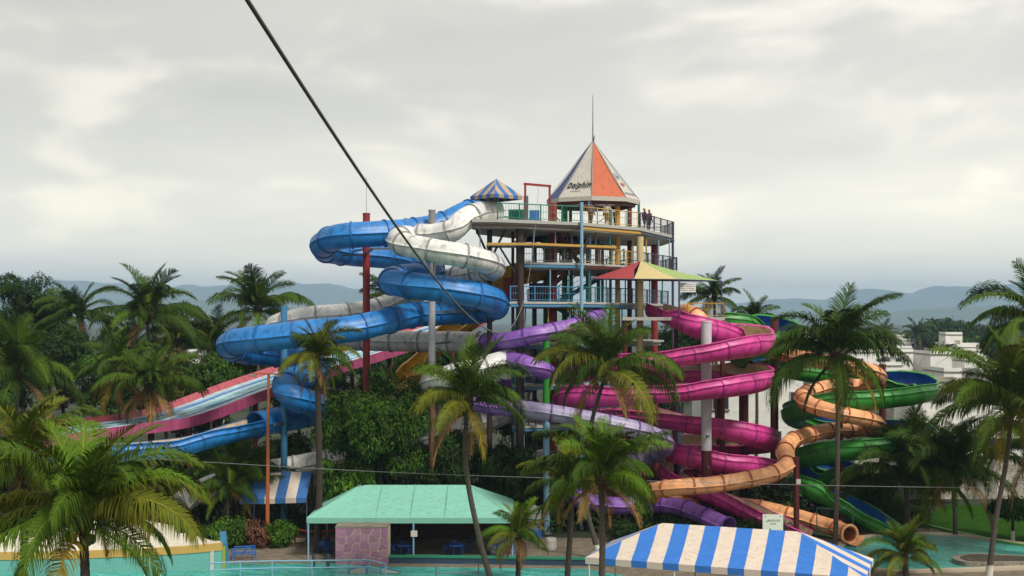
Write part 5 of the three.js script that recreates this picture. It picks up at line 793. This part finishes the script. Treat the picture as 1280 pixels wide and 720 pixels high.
tree('dense tree behind the tower base under the start platform', 790, 440, 112, 62, { seed: 15, mat: M.leafDark, n: 9000 });
tree('green tree behind the start platform post', 850, 404, 116, 44, { seed: 16, mat: M.leafDark, n: 7000 });
tree('dark low tree below the leafy tree and the leaning palm', 560, 530, 88, 52, { seed: 17, mat: M.leafDark, n: 9000 });
tree('dark low tree at the foot of the light blue post', 640, 560, 87, 44, { seed: 18, mat: M.leafDark, n: 8000 });
tree('dark low tree between purple tube and striped canopy', 790, 585, 96, 44, { seed: 19, mat: M.leafDark, n: 7000 });
tree('dark tree on the bank below the racing slide', 230, 560, 92, 60, { seed: 20, mat: M.leafDark, n: 9000 });
tree('dark tree on the bank behind the orange lamp pole', 345, 530, 95, 46, { seed: 21, mat: M.leafDark, n: 8000 });
tree('dark tree below the racing slide at the left', 110, 570, 90, 60, { seed: 22, mat: M.leafDark, n: 9000 });
tree('tree at the left edge behind the pale palm', 10, 540, 84, 60, { seed: 23, mat: M.leafDark, n: 9000 });
tree('green shrubby tree under the orange exit tube', 1085, 592, 92, 34, { seed: 24, mat: M.leafMid, n: 6000 });
tree('dark tree behind the low bushy palm', 1170, 545, 101, 46, { seed: 25, mat: M.leafDark, n: 8000 });
tree('huge round dark tree far beyond the white houses', 1186, 400, 430, 42, { seed: 26, mat: M.leafDark, n: 9000, leaf: 0.75, ry: 0.62 });
tree('second huge dark tree far beyond the stair tower', 1224, 402, 440, 36, { seed: 27, mat: M.leafDark, n: 8000, leaf: 0.75, ry: 0.7 });
tree('paler green tree far behind the stair tower', 1214, 420, 400, 16, { seed: 28, mat: M.leafMid, n: 3000, leaf: 0.6 });
tree('dark mass of a tree near the right edge above the roofs', 1272, 424, 220, 34, { seed: 29, mat: M.leafDark, n: 6000, leaf: 0.4 });
[[1078, 414, 330, 18], [1060, 418, 420, 16], [1122, 424, 480, 14], [1136, 420, 460, 12], [1160, 424, 500, 13], [1036, 420, 380, 18], [1000, 420, 400, 20], [970, 418, 420, 18], [940, 420, 440, 20], [910, 420, 400, 22], [1252, 424, 480, 14], [1290, 420, 400, 20]].forEach(([px, py, d, r], i) => tree('far dark tree in the line beyond the houses', px, py, d, r, { seed: 40 + i, mat: M.leafDark, n: 2600, leaf: 0.6, group: 'far tree line beyond the town', nb: 9 }));
[[60, 400, 190, 40], [150, 402, 200, 40], [230, 408, 210, 36], [360, 408, 200, 40], [420, 410, 230, 36], [500, 410, 220, 40], [580, 412, 240, 36], [660, 412, 230, 40], [740, 414, 240, 36], [820, 412, 230, 40], [880, 414, 220, 34]].forEach(([px, py, d, r], i) => tree('far tree in the dark belt behind the slides', px, py, d, r, { seed: 60 + i, mat: M.leafDark, n: 4000, leaf: 0.38, group: 'tree belt behind the slides', nb: 10 }));
function shrub(label, px, py, r, h, mat, seed, group) { const R = rng(seed), g = G(px, py), t = thing('shrub', label, 'shrub', V(g.x, 0, g.z), group), bl = []; for (let i = 0; i < 7; i++) { const a = i * 2.4; bl.push([Math.cos(a) * r * 0.5 * R(), h * (0.35 + 0.35 * R()), Math.sin(a) * r * 0.5 * R(), r * (0.45 + 0.2 * R()), h / r * 0.55]); } mesh('foliage', leafCloud(bl, 2600, 0.12, seed), mat, t); mesh('stem', merge([0, 1, 2].map(k => bar(V(0, 0, 0), V(Math.cos(k * 2.1) * r * 0.4, h * 0.6, Math.sin(k * 2.1) * r * 0.4), 0.04, 0.02, 5))), M.trunkDark, t); }
[[258, 683, 1.1, 1.7], [276, 685, 1.2, 2.0], [297, 684, 1.3, 2.2], [352, 683, 1.2, 1.8], [238, 682, 1.2, 1.8], [1078, 648, 1.4, 2.4], [1096, 646, 1.3, 2.0], [1120, 646, 1.2, 1.8]].forEach(([px, py, r, h], i) => shrub(i < 5 ? 'round green shrub in the bed by the orange lamp pole' : 'round green shrub in front of the stained wall', px, py, r, h, [M.leafMid, M.leafBright][i % 2], 200 + i, i < 5 ? 'shrubs by the lamp pole' : 'shrubs by the stained wall'));
shrub('reddish shrub at the foot of the orange lamp pole', 322, 684, 1.2, 2.0, M.leafRed, 230);
[[1266, 676], [1320, 680]].forEach(([px, py], i) => { const g = G(px, py), t = thing('clipped_tree', i ? 'clipped round tree beyond the first on the lawn' : 'clipped round topped small tree on the lawn', 'tree', V(g.x, 0, g.z), 'clipped lawn trees'); mesh('trunk', bar(V(0, 0, 0), V(0, 1.7, 0), 0.12, 0.1, 9), M.trunkDark, t); mesh('whitewashed_base', bar(V(0, 0, 0), V(0, 0.7, 0), 0.14, 0.125, 9), M.lime, t); mesh('crown', leafCloud([[0, 2.3, 0, 1.5, 0.5], [0.6, 2.4, 0, 1.1, 0.5], [-0.6, 2.4, 0.3, 1.1, 0.5]], 5000, 0.11, 240 + i), M.leafDark, t); });
{ // dark hedge behind the striped canopy
  const t = thing('hedge', 'dark clipped hedge between the slides and the striped canopy', 'hedge'), bl = []; for (let i = 0; i < 36; i++) { const g = G(mix(770, 980, i / 35), 676 + 3 * Math.sin(i)); bl.push([g.x, 0.75, g.z, 0.75, 1.1]); } mesh('foliage', leafCloud(bl, 22000, 0.08, 260), M.leafDark, t);
  const h = thing('hedge', 'dark hedge along the back of the pool below the orange exit', 'hedge'), b2 = []; for (let i = 0; i < 20; i++) { const g = G(mix(1085, 1150, i / 19), 655); b2.push([g.x, 0.6, g.z, 0.7, 1.0]); } mesh('foliage', leafCloud(b2, 9000, 0.12, 261), M.leafMid, h);
}
{ // uncountable undergrowth between the trees
  const bl = [], R = rng(300); for (let i = 0; i < 220; i++) { const px = mix(-40, 1120, R()), d = mix(88, 112, R()); if (px > 1010 && d < 98) continue; bl.push([Xat(px, d), 0.5 + R() * 0.6, -d, 1.4 + R() * 1.2, 0.8]); }
  const m = solo('undergrowth', leafCloud(bl, 60000, 0.2, 301), M.leafDark, 'dark green undergrowth under the slides and trees', 'undergrowth'); m.userData.kind = 'stuff';
}
renderer.render(scene, camera);
